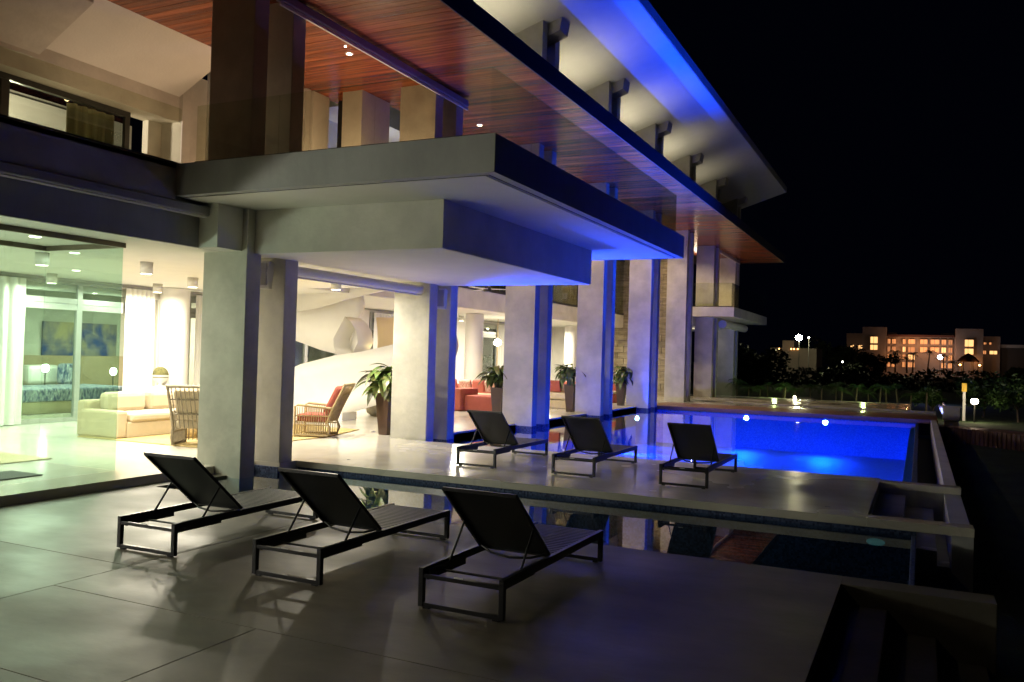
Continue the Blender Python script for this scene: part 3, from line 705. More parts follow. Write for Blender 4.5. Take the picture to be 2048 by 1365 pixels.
def speaker(x, y, z, rz, label):
    t = thing("wall_speaker", label, "speaker", (x, y, z), rz, "curved white wall speakers")
    poly = [(-0.05, 0.14), (-0.17, 0.16), (-0.22, 0.02), (-0.18, -0.16), (-0.10, -0.17), (-0.07, -0.02)]
    MB().prism(poly, 'x', -0.075, 0.075).build("speaker_body", WHITE, t)
    MB().box(-0.065, 0.065, -0.235, -0.2, -0.13, 0.13).build("grille", mat("speaker_grille", (0.42, 0.41, 0.38), 0.6), t)
    MB().box(-0.02, 0.02, -0.08, 0.0, 0.04, 0.10).build("bracket", ALU, t); t.scale = (1.35, 1.2, 1.3)
speaker(-9.20, 10.33, 3.02, R(12), "curved white speaker high on the left front column")
speaker(-9.05, 15.46, 3.02, R(12), "curved white speaker high on the second front column")

# ------------------------------------------------------------------ stair sculpture
st = thing("curved_staircase", "white curved ribbon staircase with a teardrop opening between the front columns", "staircase")
def ribbon(name, top, bot, y0, thick, bow, material=None):
    """top/bot: matching lists of (x,z); the sheet bows in y"""
    n = len(top); mb = MB(); vs = []
    xs = [p[0] for p in top]; xa, xb = min(xs), max(xs)
    for t_ in (0, 1):
        for (p, q) in zip(top, bot):
            for k in range(5):
                u = k/4; x = p[0]+(q[0]-p[0])*u; z = p[1]+(q[1]-p[1])*u
                s_ = (x-xa)/(xb-xa)
                yy = y0+bow*math.sin(math.pi*s_)+0.12*math.sin(math.pi*u)+t_*thick
                vs.append((x, yy, z))
    fs = []
    N_ = n*5
    for i in range(n-1):
        for k in range(4):
            a = i*5+k; fs.append((a, a+1, a+6, a+5)); fs.append((N_+a, N_+a+5, N_+a+6, N_+a+1))
    for i in range(n-1):
        fs.append((i*5, i*5+5, N_+i*5+5, N_+i*5)); a = i*5+4; fs.append((a, N_+a, N_+a+5, a+5))
    fs.append((0, N_, N_+1, 1)); 
    for k in range(4):
        fs.append((k, k+1, N_+k+1, N_+k)); a = (n-1)*5+k; fs.append((a, N_+a, N_+a+1, a+1))
    mb.add(vs, fs, True)
    return mb.build(name, material or WHITE, st)
ribbon("lower_parapet", [(-16.4, 0.95), (-15.07, 1.29), (-14.57, 1.48), (-13.44, 1.74), (-12.66, 1.86), (-11.91, 2.03), (-10.9, 2.30)],
       [(-16.4, -0.1), (-15.0, -0.1), (-14.5, 0.02), (-13.5, 0.13), (-13.0, 0.30), (-12.2, 0.55), (-10.9, 0.95)], 17.9, 0.14, -0.35)
ribbon("upper_parapet", [(-16.6, 4.6), (-15.1, 4.4), (-14.3, 4.3), (-13.65, 4.2), (-13.3, 3.9), (-13.12, 3.3)],
       [(-16.6, 2.45), (-15.1, 2.1), (-14.26, 1.87), (-13.70, 1.76), (-13.45, 1.90), (-13.2, 2.72)], 18.15, 0.14, -0.15)
ribbon("stair_soffit", [(-15.13, 4.5), (-14.0, 4.5), (-13.1, 4.5), (-12.26, 4.5), (-11.0, 4.5)],
       [(-15.13, 2.82), (-14.0, 2.95), (-13.1, 3.17), (-12.26, 3.34), (-11.0, 3.55)], 17.55, 0.14, -0.1)
ribbon("inner_wall", [(-13.35, 2.80), (-12.78, 2.80), (-12.39, 2.70), (-11.93, 2.60), (-10.9, 2.35)],
       [(-13.35, 1.4), (-12.78, 1.5), (-12.39, 1.6), (-11.93, 1.7), (-10.9, 1.8)], 19.2, 0.14, 0.2, mat("warm_inner_wall", (0.62, 0.5, 0.32), 0.8))
# teardrop collar: outer rim swept around
tear = [(-13.28, 2.74), (-13.46, 2.45), (-13.62, 2.18), (-13.60, 1.95), (-13.46, 1.76), (-13.22, 1.72), (-13.0, 1.83), (-12.86, 2.08), (-12.90, 2.36), (-13.08, 2.60)]
mb = MB(); n_ = len(tear); cx_ = -13.24; cz_ = 2.15
vs = [(x, 17.72, z) for x, z in tear]+[(cx_+(x-cx_)*0.97+0.22, 18.1, cz_+(z-cz_)*0.97) for x, z in tear]+[(cx_+(x-cx_)*0.62, 18.2, cz_+(z-cz_)*0.72) for x, z in tear]
fs = [(i, (i+1) % n_, n_+(i+1) % n_, n_+i) for i in range(n_)]+[(n_+i, n_+(i+1) % n_, 2*n_+(i+1) % n_, 2*n_+i) for i in range(n_)]+[tuple(range(2*n_, 3*n_))]
mb.add(vs, fs, True); mb.build("teardrop_collar", WHITE, st)
MB().box(-13.9, -12.95, 17.3, 17.9, ZF, 0.32).build("stair_foot", WHITE, st)

# ------------------------------------------------------------------ furniture
def cushion(name, material, parent, x0, x1, y0, y1, z0, z1, b=0.06): return box(name, material, (x0, x1, y0, y1, z0, z1), parent, bev=b)
sf = thing("sofa", "cream linen corner sofa with loose back cushions behind the glass", "sofa")
box("sofa_base", CREAM, (-14.30, -13.30, 11.22, 15.2, ZF, 0.43), sf, bev=0.03)
box("arm", CREAM, (-14.30, -13.30, 10.97, 11.23, ZF, 0.64), sf, bev=0.05)
box("sofa_back", CREAM, (-14.42, -14.20, 11.0, 15.3, ZF, 0.80), sf, bev=0.05)
for yy in (11.28, 12.62, 13.96): cushion("seat_cushion", CREAMC, sf, -14.15, -13.27, yy, yy+1.32, 0.42, 0.58, 0.05)
for yy in (11.3, 12.3, 13.25, 14.25): 
    c = cushion("back_cushion", CREAMC, sf, -14.22, -13.95, yy, yy+0.92, 0.56, 0.95, 0.09)
rg = thing("jute_rug", "yellow jute rug under the sofa and cane armchairs", "rug")
MB().prism([(-14.2, 10.86), (-11.2, 10.95), (-10.78, 12.6), (-10.74, 13.8), (-11.2, 15.6), (-14.2, 15.6)], 'z', ZF+0.003, ZF+0.016).build("rug_weave", RUG, rg)
bk = thing("wicker_stool", "round woven wicker stool with cream pad beside the sofa", "stool")
MB().lathe([(0.26, 0.02), (0.31, 0.1), (0.33, 0.2), (0.30, 0.3)], 20, (-12.55, 12.15, ZF)).build("woven_body", WICKER, bk)
MB().lathe([(0.30, 0.31), (0.31, 0.36), (0.26, 0.41), (0.05, 0.42)], 20, (-12.55, 12.15, ZF)).build("seat_pad", CREAMC, bk)

def cane_chair(label, loc, rz, cushm, canem):
    """cane lounge armchair facing -x; back at +x"""
    t = thing("cane_armchair", label, "armchair", loc, rz)
    for sy in (-0.36, 0.36):
        f = MB()
        f.tube([(-0.42, sy, 0.0), (-0.42, sy, 0.60), (-0.36, sy, 0.63), (0.32, sy, 0.58)], 0.024, 8)
        f.tube([(-0.42, sy, 0.03), (0.26, sy, 0.03), (0.30, sy, 0.16), (0.24, sy, 0.30), (0.34, sy, 0.56), (0.58, sy, 1.05)], 0.026, 8)
        f.tube([(-0.42, sy, 0.24), (0.27, sy, 0.24)], 0.014, 6); f.tube([(-0.42, sy, 0.42), (0.28, sy, 0.42)], 0.014, 6)
        f.build("side_frame", canem, t)
        for i_ in range(14):
            x = -0.37+i_*0.048
            MB().tube([(x, sy, 0.03), (x, sy, 0.59)], 0.009, 5, cap=False).build("cane_slat", canem, t)
    f = MB(); f.tube([(0.58, -0.38, 1.05), (0.58, 0.38, 1.05)], 0.028, 8); f.tube([(0.46, -0.36, 0.82), (0.46, 0.36, 0.82)], 0.016, 6); f.tube([(-0.42, -0.36, 0.3), (-0.42, 0.36, 0.3)], 0.018, 6)
    f.tube([(0.34, -0.36, 0.56), (0.34, 0.36, 0.56)], 0.018, 6); f.build("cross_rail", canem, t)
    for i_ in range(9):
        yy = -0.30+i_*0.075
        MB().tube([(0.27, yy, 0.30), (0.36, yy, 0.56), (0.58, yy, 1.05)], 0.010, 5, cap=False).build("back_slat", canem, t)
        MB().tube([(-0.42, yy, 0.03), (-0.42, yy, 0.30)], 0.009, 5, cap=False).build("front_slat", canem, t)
    MB().box(-0.40, 0.26, -0.32, 0.32, 0.30, 0.45, bev=0.05).build("seat_cushion", cushm, t)
    M_ = Matrix.Translation((0.33, 0, 0.74)) @ Matrix.Rotation(R(-26), 4, 'Y').inverted()
    MB().box(-0.09, 0.07, -0.30, 0.30, -0.32, 0.30, bev=0.06, M=M_).build("back_cushion", cushm, t)
    return t
cane_chair("cane armchair with coral cushions, seen side on between the front columns", (-10.98, 13.95, ZF+0.016), R(22), CORAL, RATTAN)
cane_chair("grey cane armchair with tall slatted back, half hidden by the left column", (-11.55, 11.25, ZF+0.016), R(-62), CREAMC, RATTAN_D)
ur = thing("pedestal", "white plinth block by the rear windows under the urn", "pedestal")
box("plinth", WHITE, (-16.9, -16.5, 14.65, 15.35, ZF, 0.86), ur, bev=0.01)
ur = thing("topiary_urn", "white footed urn holding a clipped round topiary ball", "urn", (-16.7, 15.0, 0.862))
MB().lathe([(0.13, 0), (0.13, 0.02), (0.05, 0.04), (0.05, 0.08), (0.15, 0.15), (0.19, 0.26), (0.20, 0.29)], 22).build("urn_bowl", WHITE, ur)
mb = MB(); prof = [(0.19*math.cos(a), 0.29+0.20*math.sin(a)) for a in [R(-20+i_*11) for i_ in range(10)]]; mb.lathe(prof, 22)
mb.build("topiary_ball", TOPI, ur)
cs = thing("sofa", "coral fabric sofa with striped cushions in the second living room", "sofa")
box("sofa_base", CORAL, (-14.4, -12.25, 23.4, 24.35, ZF, 0.42), cs, bev=0.03)
box("arm", CORAL, (-13.05, -12.62, 22.75, 23.9, ZF, 0.80), cs, bev=0.04)
box("chaise", CORAL, (-12.62, -11.6, 22.95, 24.0, ZF, 0.60), cs, bev=0.04)
box("sofa_back", CORAL, (-14.9, -12.4, 25.2, 25.5, ZF, 0.85), cs, bev=0.05)
box("seat_cushion", CREAMC, (-14.6, -12.3, 24.0, 25.2, 0.40, 0.58), cs, bev=0.05)
for j_, xx in enumerate((-14.1, -13.55, -13.05, -12.6)):
    t = tag(MB().box(-0.22, 0.22, -0.07, 0.07, -0.2, 0.2, bev=0.05, M=Matrix.Rotation(R(18), 4, 'X')).build("throw_cushion", STRIPE if j_ % 2 else CORAL, None, (xx, 24.75, 0.83)),
            ["leftmost coral cushion on the coral sofa back", "striped cushion second from left on the coral sofa", "coral cushion third from left on the coral sofa", "rightmost striped cushion on the coral sofa"][j_], "cushion", "cushions on the coral sofa")
ws = thing("sofa", "cream sofa with dark seam and coral cushion behind the third planter", "sofa")
box("sofa_base", CREAM, (-12.6, -10.6, 26.5, 27.6, ZF, 0.40), ws, bev=0.03)
box("seat_cushion", CREAMC, (-12.6, -10.6, 26.48, 27.6, 0.42, 0.62), ws, bev=0.05)
box("sofa_back", CREAM, (-12.6, -10.6, 27.4, 27.75, ZF, 0.85), ws, bev=0.05)
tag(MB().box(-0.22, 0.22, -0.07, 0.07, -0.2, 0.2, bev=0.05).build("throw_cushion", CORAL, None, (-11.35, 27.2, 0.84)), "coral cushion standing on the cream sofa", "cushion")
cs2 = thing("sofa", "coral bench seat behind the farthest planter", "sofa")
box("sofa_base", CORAL, (-13.2, -10.7, 31.5, 32.5, ZF, 0.45), cs2, bev=0.04); box("sofa_back", CORAL, (-13.2, -10.7, 32.3, 32.6, 0.4, 0.85), cs2, bev=0.05)
box("seat_cushion", CREAMC, (-13.2, -10.7, 31.5, 32.3, 0.46, 0.56), cs2, bev=0.03)
tb = thing("dining_table", "white bar counter at the back with a yellow bowl behind the coral sofa", "table")
box("table_top", WHITE, (-16.3, -14.9, 31.0, 33.6, 1.0, 1.06), tb, bev=0.01); box("table_leg", WHITE, (-16.1, -15.1, 31.4, 33.2, ZF, 1.0), tb)
tag(MB().lathe([(0.08, 0), (0.2, 0.06), (0.24, 0.14)], 18).build("fruit_bowl", mat("yellow_bowl", (0.8, 0.6, 0.05), 0.4), None, (-15.2, 31.6, 1.06)), "yellow bowl on the white counter", "bowl")
TEAL = mat("teal_metal", (0.04, 0.22, 0.19), 0.4)
for j_, (xx, yy) in enumerate(((-14.6, 30.2), (-14.2, 31.2))):
    t = thing("bar_stool", ["teal metal bar stool nearest the coral sofa", "teal metal bar stool behind the other stool"][j_], "stool", (xx, yy, ZF), 0, "teal bar stools")
    MB().box(-0.16, 0.16, -0.16, 0.16, 0.70, 0.73, bev=0.01).build("seat", TEAL, t)
    for sx in (-1, 1):
        for sy in (-1, 1): MB().bar((sx*0.2, sy*0.2, 0), (sx*0.13, sy*0.13, 0.7), 0.03).build("leg", TEAL, t)
pt_ = thing("stone_pot", "round grey stone pot standing on the floor behind the first planter", "pot", (-13.3, 19.3, ZF))
MB().lathe([(0.16, 0), (0.27, 0.1), (0.31, 0.3), (0.29, 0.42), (0.24, 0.42)], 26).build("pot_body", POTST, pt_)

# ------------------------------------------------------------------ potted plants
def leafmesh(L, W, droop, fold=0.25):
    mb = MB(); n_ = 6; vs = []
    for i_ in range(n_+1):
        u = i_/n_; w_ = W*math.sin(math.pi*min(1, 0.06+u*0.94))**0.8*(1.0 if u < 0.98 else 0)
        x = L*u*(1-0.12*droop*u); z = L*(0.45*u-droop*u*u)
        vs += [(x, -w_, z+fold*w_), (x, 0, z), (x, w_, z+fold*w_)]
    fs = []
    for i_ in range(n_):
        a = i_*3; fs += [(a, a+1, a+4, a+3), (a+1, a+2, a+5, a+4)]
    mb.add(vs, fs, True); me = mb.mesh("leaf"); me.materials.append(LEAF); return me
LEAVES = [leafmesh(L, W, d) for L, W, d in ((0.46, 0.075, 0.55), (0.56, 0.08, 0.75), (0.42, 0.07, 0.35), (0.52, 0.09, 0.95))]
def planter(x, y, label, seed, big=1.0):
    rnd = random.Random(seed)
    t = thing("potted_plant", label, "potted plant", (x, y, ZF), rnd.uniform(-0.05, 0.05), "tall brown planters with broad leaved plants")
    h = 0.88
    mb = MB(); a, b = 0.105, 0.175
    vs = [(sx*a, sy*a, 0) for sx, sy in ((-1, -1), (1, -1), (1, 1), (-1, 1))]+[(sx*b, sy*b, h) for sx, sy in ((-1, -1), (1, -1), (1, 1), (-1, 1))]
    vs += [(sx*(b-0.03), sy*(b-0.03), h) for sx, sy in ((-1, -1), (1, -1), (1, 1), (-1, 1))]+[(sx*(b-0.035), sy*(b-0.035), h-0.05) for sx, sy in ((-1, -1), (1, -1), (1, 1), (-1, 1))]
    fs = [(3, 2, 1, 0)]
    for l_ in (0, 4, 8):
        for k_ in range(4): fs.append((l_+k_, l_+(k_+1) % 4, l_+4+(k_+1) % 4, l_+4+k_))
    fs.append((12, 13, 14, 15))
    mb.add(vs, fs).build("pot", POTM, t)
    for s_ in range(13):
        a0 = rnd.uniform(0, 6.28); tip = Vector((math.cos(a0)*rnd.uniform(0.05, 0.27), math.sin(a0)*rnd.uniform(0.05, 0.27), h+rnd.uniform(0.10, 0.46)*big))
        MB().tube([(math.cos(a0)*0.04, math.sin(a0)*0.04, h-0.04), tip*0.5+Vector((0, 0, h*0.5)), tip], 0.008, 5, cap=False).build("stem", BARK, t)
        for q in range(7):
            o = link("leaf", rnd.choice(LEAVES), t, tip-Vector((0, 0, 0.02*q)))
            o.rotation_euler = (rnd.uniform(-0.3, 0.3), rnd.uniform(-0.25, 0.75), a0+q*2.4+rnd.uniform(-0.4, 0.4)); sc = rnd.uniform(0.6, 0.95)*big
            o.scale = (sc, sc, sc)
    return t
planter(-10.19, 15.14, "tall brown planter with broad leaves left of the second column pair", 1, 1.25)
planter(-10.1, 20.3, "tall brown planter partly behind the third column pair, by the coral sofa", 2, 1.25)
planter(-10.02, 25.3, "tall brown planter in front of the cream sofa, glossy side lit blue", 3, 1.25)
planter(-9.98, 30.25, "farthest tall brown planter, near the stone wall", 4, 1.2)
def shrub(name, label, loc, r, h, nleaf, material, cat="plant", group=None, trunk=0.1, trunk_h=None, leafs=0.12, seed=1):
    rnd = random.Random(seed); t = thing(name, label, cat, loc, 0, group)
    th = trunk_h if trunk_h is not None else h*0.35
    mb = MB(); mb.tube([(0, 0, 0), (rnd.uniform(-.05, .05)*h, rnd.uniform(-.05, .05)*h, th), (0, 0, th*1.6)], trunk, 7, radii=[trunk, trunk*0.7, trunk*0.4])
    for q in range(4):
        a = rnd.uniform(0, 6.28); mb.tube([(0, 0, th*rnd.uniform(0.7, 1.1)), (math.cos(a)*r*0.6, math.sin(a)*r*0.6, th+(h-th)*rnd.uniform(0.3, 0.7))], trunk*0.3, 5, radii=[trunk*0.4, trunk*0.12])
    mb.build("trunk", BARK, t)
    clumps = [(Vector((rnd.gauss(0, 0.45)*r, rnd.gauss(0, 0.45)*r, th+(h-th)*rnd.uniform(0.15, 0.85))), rnd.uniform(0.25, 0.5)*r) for _ in range(12)]
    mb = MB()
    for _ in range(nleaf):
        c, cr = rnd.choice(clumps); d = Vector((rnd.gauss(0, 1), rnd.gauss(0, 1), rnd.gauss(0, 0.8))).normalized()*cr*rnd.uniform(0.6, 1.05)
        p = c+d; a = Vector((rnd.gauss(0, 1), rnd.gauss(0, 1), rnd.gauss(0, 0.6))).normalized()*leafs; b = a.cross(Vector((rnd.gauss(0, 1), rnd.gauss(0, 1), rnd.gauss(0, 1)))).normalized()*leafs*0.4
        mb.add([p-a, p+b, p+a, p-b], [(0, 1, 2, 3)])
    mb.build("crown", material, t)
    return t
shrub("garden_shrub", "bright green shrub outside the rear window past the columns", (-18.3, 42.8-7, 0.0), 0.9, 1.9, 900, LEAF2, trunk=0.05, leafs=0.12, seed=5)
shrub("garden_shrub", "green shrub outside the rear window behind the white counter", (-18.2, 34.6, 0.0), 0.7, 1.8, 700, LEAF2, trunk=0.05, leafs=0.1, seed=6)

# ------------------------------------------------------------------ loungers
def make_lounger(label):
    """origin: floor point under the near-left leg corner; runs along +y; x to the right. W 0.70, L 2.07"""
    t = thing("sun_lounger", label, "sun lounger", (0, 0, 0), 0, "black sling sun loungers")
    W, L, H = 0.71, 2.07, 0.30; b = 0.042
    for xx in (0, W-b):
        MB().box(xx, xx+b, 0, L, H-0.062, H, bev=0.004).build("side_rail", FRAME, t)
        MB().box(xx+(b-0.002 if xx < 0.1 else -0.018), xx+(b+0.018 if xx < 0.1 else 0.002), 0.05, 0.62, H-0.095, H-0.02).build("slide_track", FRAME, t)
    for yy in (0.0, L-b):
        f = MB().box(0, b, yy, yy+b, 0.012, H-0.058, bev=0.004).box(W-b, W, yy, yy+b, 0.012, H-0.058, bev=0.004).box(b-0.002, W-b+0.002, yy+0.004, yy+b-0.004, 0.012, 0.045, bev=0.003)
        f.box(0.04, 0.09, yy+0.006, yy+b-0.006, 0, 0.012).box(W-0.09, W-0.04, yy+0.006, yy+b-0.006, 0, 0.012)
        f.build("leg_frame", FRAME, t)
    MB().box(b, W-b, 0.004, 0.034, H-0.075, H-0.045, bev=0.003).build("crossbar", FRAME, t)
    MB().tube([(b, 0.27, H-0.07), (W-b, 0.27, H-0.07)], 0.010, 8).build("crossbar", FRAME, t)
    MB().tube([(b, L-0.03, H-0.03), (W-b, L-0.03, H-0.03)], 0.016, 8).build("crossbar", FRAME, t)
    MB().box(W*0.42, W*0.52, 0.008, 0.012, H-0.044, H-0.036).build("care_tag", WHITE, t)
    # backrest
    y0, z0, y1, z1 = 0.90, H-0.005, 0.25, 0.855
    for xx in (b+0.008, W-b-0.008):
        MB().bar((xx, y0, z0), (xx, y1, z1), 0.024, 0.03, (0, 1, 0)).build("back_rail", FRAME, t)
        MB().tube([(xx, 0.36, H-0.04), (xx, 0.60, 0.56)], 0.010, 8).build("strut", FRAME, t)
    MB().bar((b, y1, z1), (W-b, y1, z1), 0.026, 0.026).build("top_rail", FRAME, t)
    mb = MB(); vs = []; nx, ny = 10, 26
    for s_ in (0, 1):
        for j_ in range(ny+1):
            v = j_/ny
            for i_ in range(nx+1):
                u = i_/nx; sag = 0.028*math.sin(math.pi*u)*math.sin(math.pi*min(1, 0.08+v*0.9))
                y_ = y0+(y1-y0)*v; z_ = z0+(z1-z0)*v
                nn = Vector((0, -(z1-z0), (y1-y0))).normalized()  # points toward -y (rear side)
                off = -0.012+sag+(0.003 if s_ else 0)+(0.010*math.sin(math.pi*u) if v < 0.04 else 0)
                vs.append((b+0.012+(W-2*b-0.024)*u, y_+nn.y*off, z_+nn.z*off*0.3))
    N_ = (nx+1)*(ny+1); fs = []
    for j_ in range(ny):
        for i_ in range(nx):
            a = j_*(nx+1)+i_; fs.append((a, a+1, a+nx+2, a+nx+1)); fs.append((N_+a, N_+a+nx+1, N_+a+nx+2, N_+a+1))
    mb.add(vs, fs, True); mb.build("back_sling", SLING, t)
    # bent lower tube of the backrest
    MB().tube([(b+0.01, 0.88, H+0.01), (W*0.25, 0.83, H-0.03), (W*0.5, 0.81, H-0.045), (W*0.75, 0.83, H-0.03), (W-b-0.01, 0.88, H+0.01)], 0.010, 8).build("lower_tube", FRAME, t)
    # ribbed seat sling
    mb = MB(); ya, yb = 0.88, L-0.05; n_ = 19; st_ = (yb-ya)/n_
    for k_ in range(n_):
        a = ya+k_*st_; prof = [(a+0.004, H-0.012), (a+0.012, H-0.004), (a+st_-0.012, H-0.004), (a+st_-0.004, H-0.012), (a+st_-0.012, H-0.018), (a+0.012, H-0.018)]
        mb.prism(prof, 'x', b+0.004, W-b-0.004)
    mb.build("seat_sling", SLING, t)
    return t
proto = make_lounger("black sling lounger on the near terrace, leftmost of the front row")
lg = [(-6.665, 5.55, 0, -1.2, "black sling lounger on the near terrace, leftmost of the front row"),
      (-4.985, 5.49, 0, 0.0, "black sling lounger in the middle of the front row on the near terrace"),
      (-3.325, 5.43, 0, 0.3, "black sling lounger of the front row nearest the camera, at its right end"),
      (-6.58, 11.78, ZF, 0.0, "black lounger on the raised deck, closest to the columns"),
      (-4.955, 11.80, ZF, 0.0, "black lounger in the middle of the raised deck before the pool"),
      (-3.28, 11.72, ZF, 0.0, "black lounger on the raised deck closest to the garden steps")]
for i_, (x, y, z, a, l) in enumerate(lg):
    o = proto if i_ == 0 else copy_tree(proto)
    o.location = (x, y, z); o.rotation_euler = (0, 0, R(-a)); o['label'] = l
    o['group'] = "loungers in the front row" if z == 0 else "loungers on the raised deck"
    if z > 0: o.scale = (0.975, 1, 1)

# small fittings
for x, y, z, l in ((-1.0, 11.25, ZF, "small black drain dot on the raised deck near the steps"), (-8.3, 11.3, ZF, "small drain dot on the deck near the left column"), (-9.26, 9.35, 0.0, "small drain cover on the ledge beside the left column")):
    tag(MB().lathe([(0.03, 0.001), (0.028, 0.004), (0.001, 0.004)], 12).build("drain_cover", DKALU, None, (x, y, z)), l, "drain", "drain covers")
t = thing("deck_valve", "small round lamp fixture with dark hose on the far paving", "garden lamp", (-5.3, 42.0, ZF))
MB().lathe([(0.06, 0), (0.05, 0.10), (0.07, 0.16), (0.02, 0.2)], 12).build("lamp_head", GLOW, t)
MB().tube([(0.1, 0, 0.03), (0.4, 0.1, 0.12), (0.7, 0.0, 0.12), (0.95, -0.1, 0.03)], 0.05, 8).build("hose", DKALU, t)
light("lamp_light", 'POINT', (0, 0.4, 0.45), 10, (0.9, 1.0, 0.5), 0.05, t)

# ------------------------------------------------------------------ young palms beyond the far deck
def palm(label, loc, h, frond, nf, seed, trunk_r=0.04, material=LEAF2, group="young palms behind the far paving", cat="palm", leafl=0.16):
    rnd = random.Random(seed); t = thing("young_palm" if h < 3 else "palm_tree", label, cat, loc, rnd.uniform(0, 6), group)
    lean = Vector((rnd.uniform(-.08, .08)*h, rnd.uniform(-.08, .08)*h, h))
    MB().tube([(0, 0, 0), (lean.x*0.4, lean.y*0.4, h*0.5), lean], trunk_r, 6, radii=[trunk_r*1.3, trunk_r, trunk_r*0.8]).build("trunk", BARK, t)
    mb = MB()
    for i_ in range(nf):
        a = i_*2.4+rnd.uniform(-.3, .3); el = rnd.uniform(0.1, 1.15); pts = []
        for k_ in range(8):
            u = k_/7; r_ = frond*u*math.cos(el)*(1+0.1*u); z_ = frond*(u*math.sin(el)-0.75*u*u*math.cos(el*0.6))
            pts.append(lean+Vector((math.cos(a)*r_, math.sin(a)*r_, z_)))
        mb.tube(pts, 0.008*frond, 4, cap=False, radii=[0.012*frond*(1-k_/8) for k_ in range(8)])
        side = Vector((-math.sin(a), math.cos(a), 0))
        for k_ in range(1, 8):
            for q in (0, 0.5):
                p = pts[k_-1].lerp(pts[k_], q+0.25); dd = (pts[k_]-pts[k_-1]).normalized()
                for sg in (-1, 1):
                    tip = p+side*sg*frond*0.32*(1-0.5*k_/8)+dd*frond*0.12+Vector((0, 0, -frond*0.10))
                    mb.add([p, p+dd*frond*0.035, tip], [(0, 1, 2)])
    mb.build("crown", material, t)
    return t
rnd = random.Random(11)
words = ["first", "second", "third", "fourth", "fifth", "sixth", "seventh", "eighth", "ninth", "tenth", "eleventh", "twelfth", "thirteenth", "fourteenth", "fifteenth", "sixteenth", "seventeenth", "eighteenth"]
for i_ in range(18):
    x = -8.6+i_*0.52+rnd.uniform(-.12, .12)
    palm("young palm behind the far paving, %s from the villa" % words[i_], (x, 44.5+rnd.uniform(0, 1.6), -0.45), rnd.uniform(0.9, 1.25), rnd.uniform(0.55, 0.75), 11, 100+i_)
for q in ((-6.5, 3.0), (-2.4, 3.0)): light("palm_bed_light", 'POINT', (q[0], 43.9, 0.5), q[1]*9, (0.75, 1.0, 0.35), 0.1)

# ------------------------------------------------------------------ right garden: lamp, sign, box, fence
t = thing("garden_lamp", "black garden lamp post with a glaring white head at the right", "garden lamp", (2.28, 44, -0.6))
MB().tube([(0, 0, 0), (0, 0, 0.85)], 0.04, 8).build("post", DKALU, t)
MB().lathe([(0.10, 0.85), (0.15, 0.92), (0.15, 1.02), (0.08, 1.08)], 16).build("lamp_head", mat("lamp_head_glow", (1, 1, 1), 0.5, emit=(1, 0.86, 0.62), estr=45), t)
light("lamp_light", 'POINT', (0, -0.3, 1.0), 45, (1.0, 0.78, 0.5), 0.1, t)
t = thing("marker_post", "yellow and white marker post behind the garden lamp", "marker post", (1.9, 45, -0.6))
MB().box(-0.06, 0.06, -0.03, 0.03, 0, 1.35).build("post", WHITE, t)
MB().box(-0.11, 0.11, -0.04, 0.04, 1.35, 1.76, bev=0.03).build("sign_plate", mat("sign_yellow", (0.75, 0.48, 0.04), 0.5, emit=(0.8, 0.5, 0.05), estr=0.12), t)
t = thing("planter_box", "white ribbed planter box standing by the far deck corner", "planter box", (1.17, 38, -0.6))
MB().box(-0.30, 0.30, -0.25, 0.25, 0.38, 0.90, bev=0.01).build("box_body", WHITE, t)
MB().box(-0.33, 0.33, -0.28, 0.28, 0.90, 0.94).build("rim", WHITE, t)
MB().box(-0.26, 0.26, -0.2, 0.2, 0, 0.38).build("plinth", DECK, t)
for k_ in range(5): MB().box(-0.24+k_*0.11, -0.18+k_*0.11, -0.262, -0.25, 0.42, 0.86).build("rib", WHITE, t)
fn = thing("board_fence", "low curving brown board fence between the lawn and the far path", "fence")
pb = MB().box(-0.075, 0.075, -0.015, 0.015, 0, 0.5, bev=0.004).mesh("fence_board"); pb.materials.append(FENCEW)
for k_ in range(26):
    u = k_/25; x = 0.68+2.9*u; y = 31.8-1.4*u-1.5*u*u
    o = link("fence_board", pb, fn, (x, y, -0.6+rnd.uniform(-.01, .01))); o.rotation_euler = (0, 0, -math.atan2(1.4+3*u, 2.9)); o.scale = (0.8, 1, 1)
MB().prism([(0.6, 32.0), (2.2, 31.0), (3.2, 29.9), (3.9, 30.6), (2.6, 32.4), (0.6, 33.4)], 'z', -0.6, -0.14).build("path_top", REDWD, fn)
tag(fn, None)
shrub("garden_shrub", "dark leafy shrub to the right of the garden lamp", (4.2, 46, -0.6), 1.3, 2.0, 1500, LEAF2, trunk=0.06, leafs=0.13, seed=21)
shrub("garden_shrub", "dark shrub behind the yellow marker post", (2.9, 48.5, -0.6), 1.4, 1.9, 1500, LEAF2, trunk=0.06, leafs=0.13, seed=22)
shrub("garden_shrub", "low dark shrub between the young palms and the planter box", (0.6, 47.0, -0.6), 0.9, 1.4, 900, LEAF2, trunk=0.06, leafs=0.12, seed=23)
shrub("garden_shrub", "large dark shrub at the right edge of the garden", (7.0, 50, -0.6), 2.2, 2.6, 1800, LEAF2, trunk=0.08, leafs=0.16, seed=24)
# lit path strip seen between palms and box
tag(MB().box(1.1, 1.55, 50, 78, -0.6, -0.57).build("garden_path", DECK), kind='structure')
light("path_light", 'POINT', (1.3, 62, 0.6), 60, (0.3, 0.35, 1.0), 0.2)

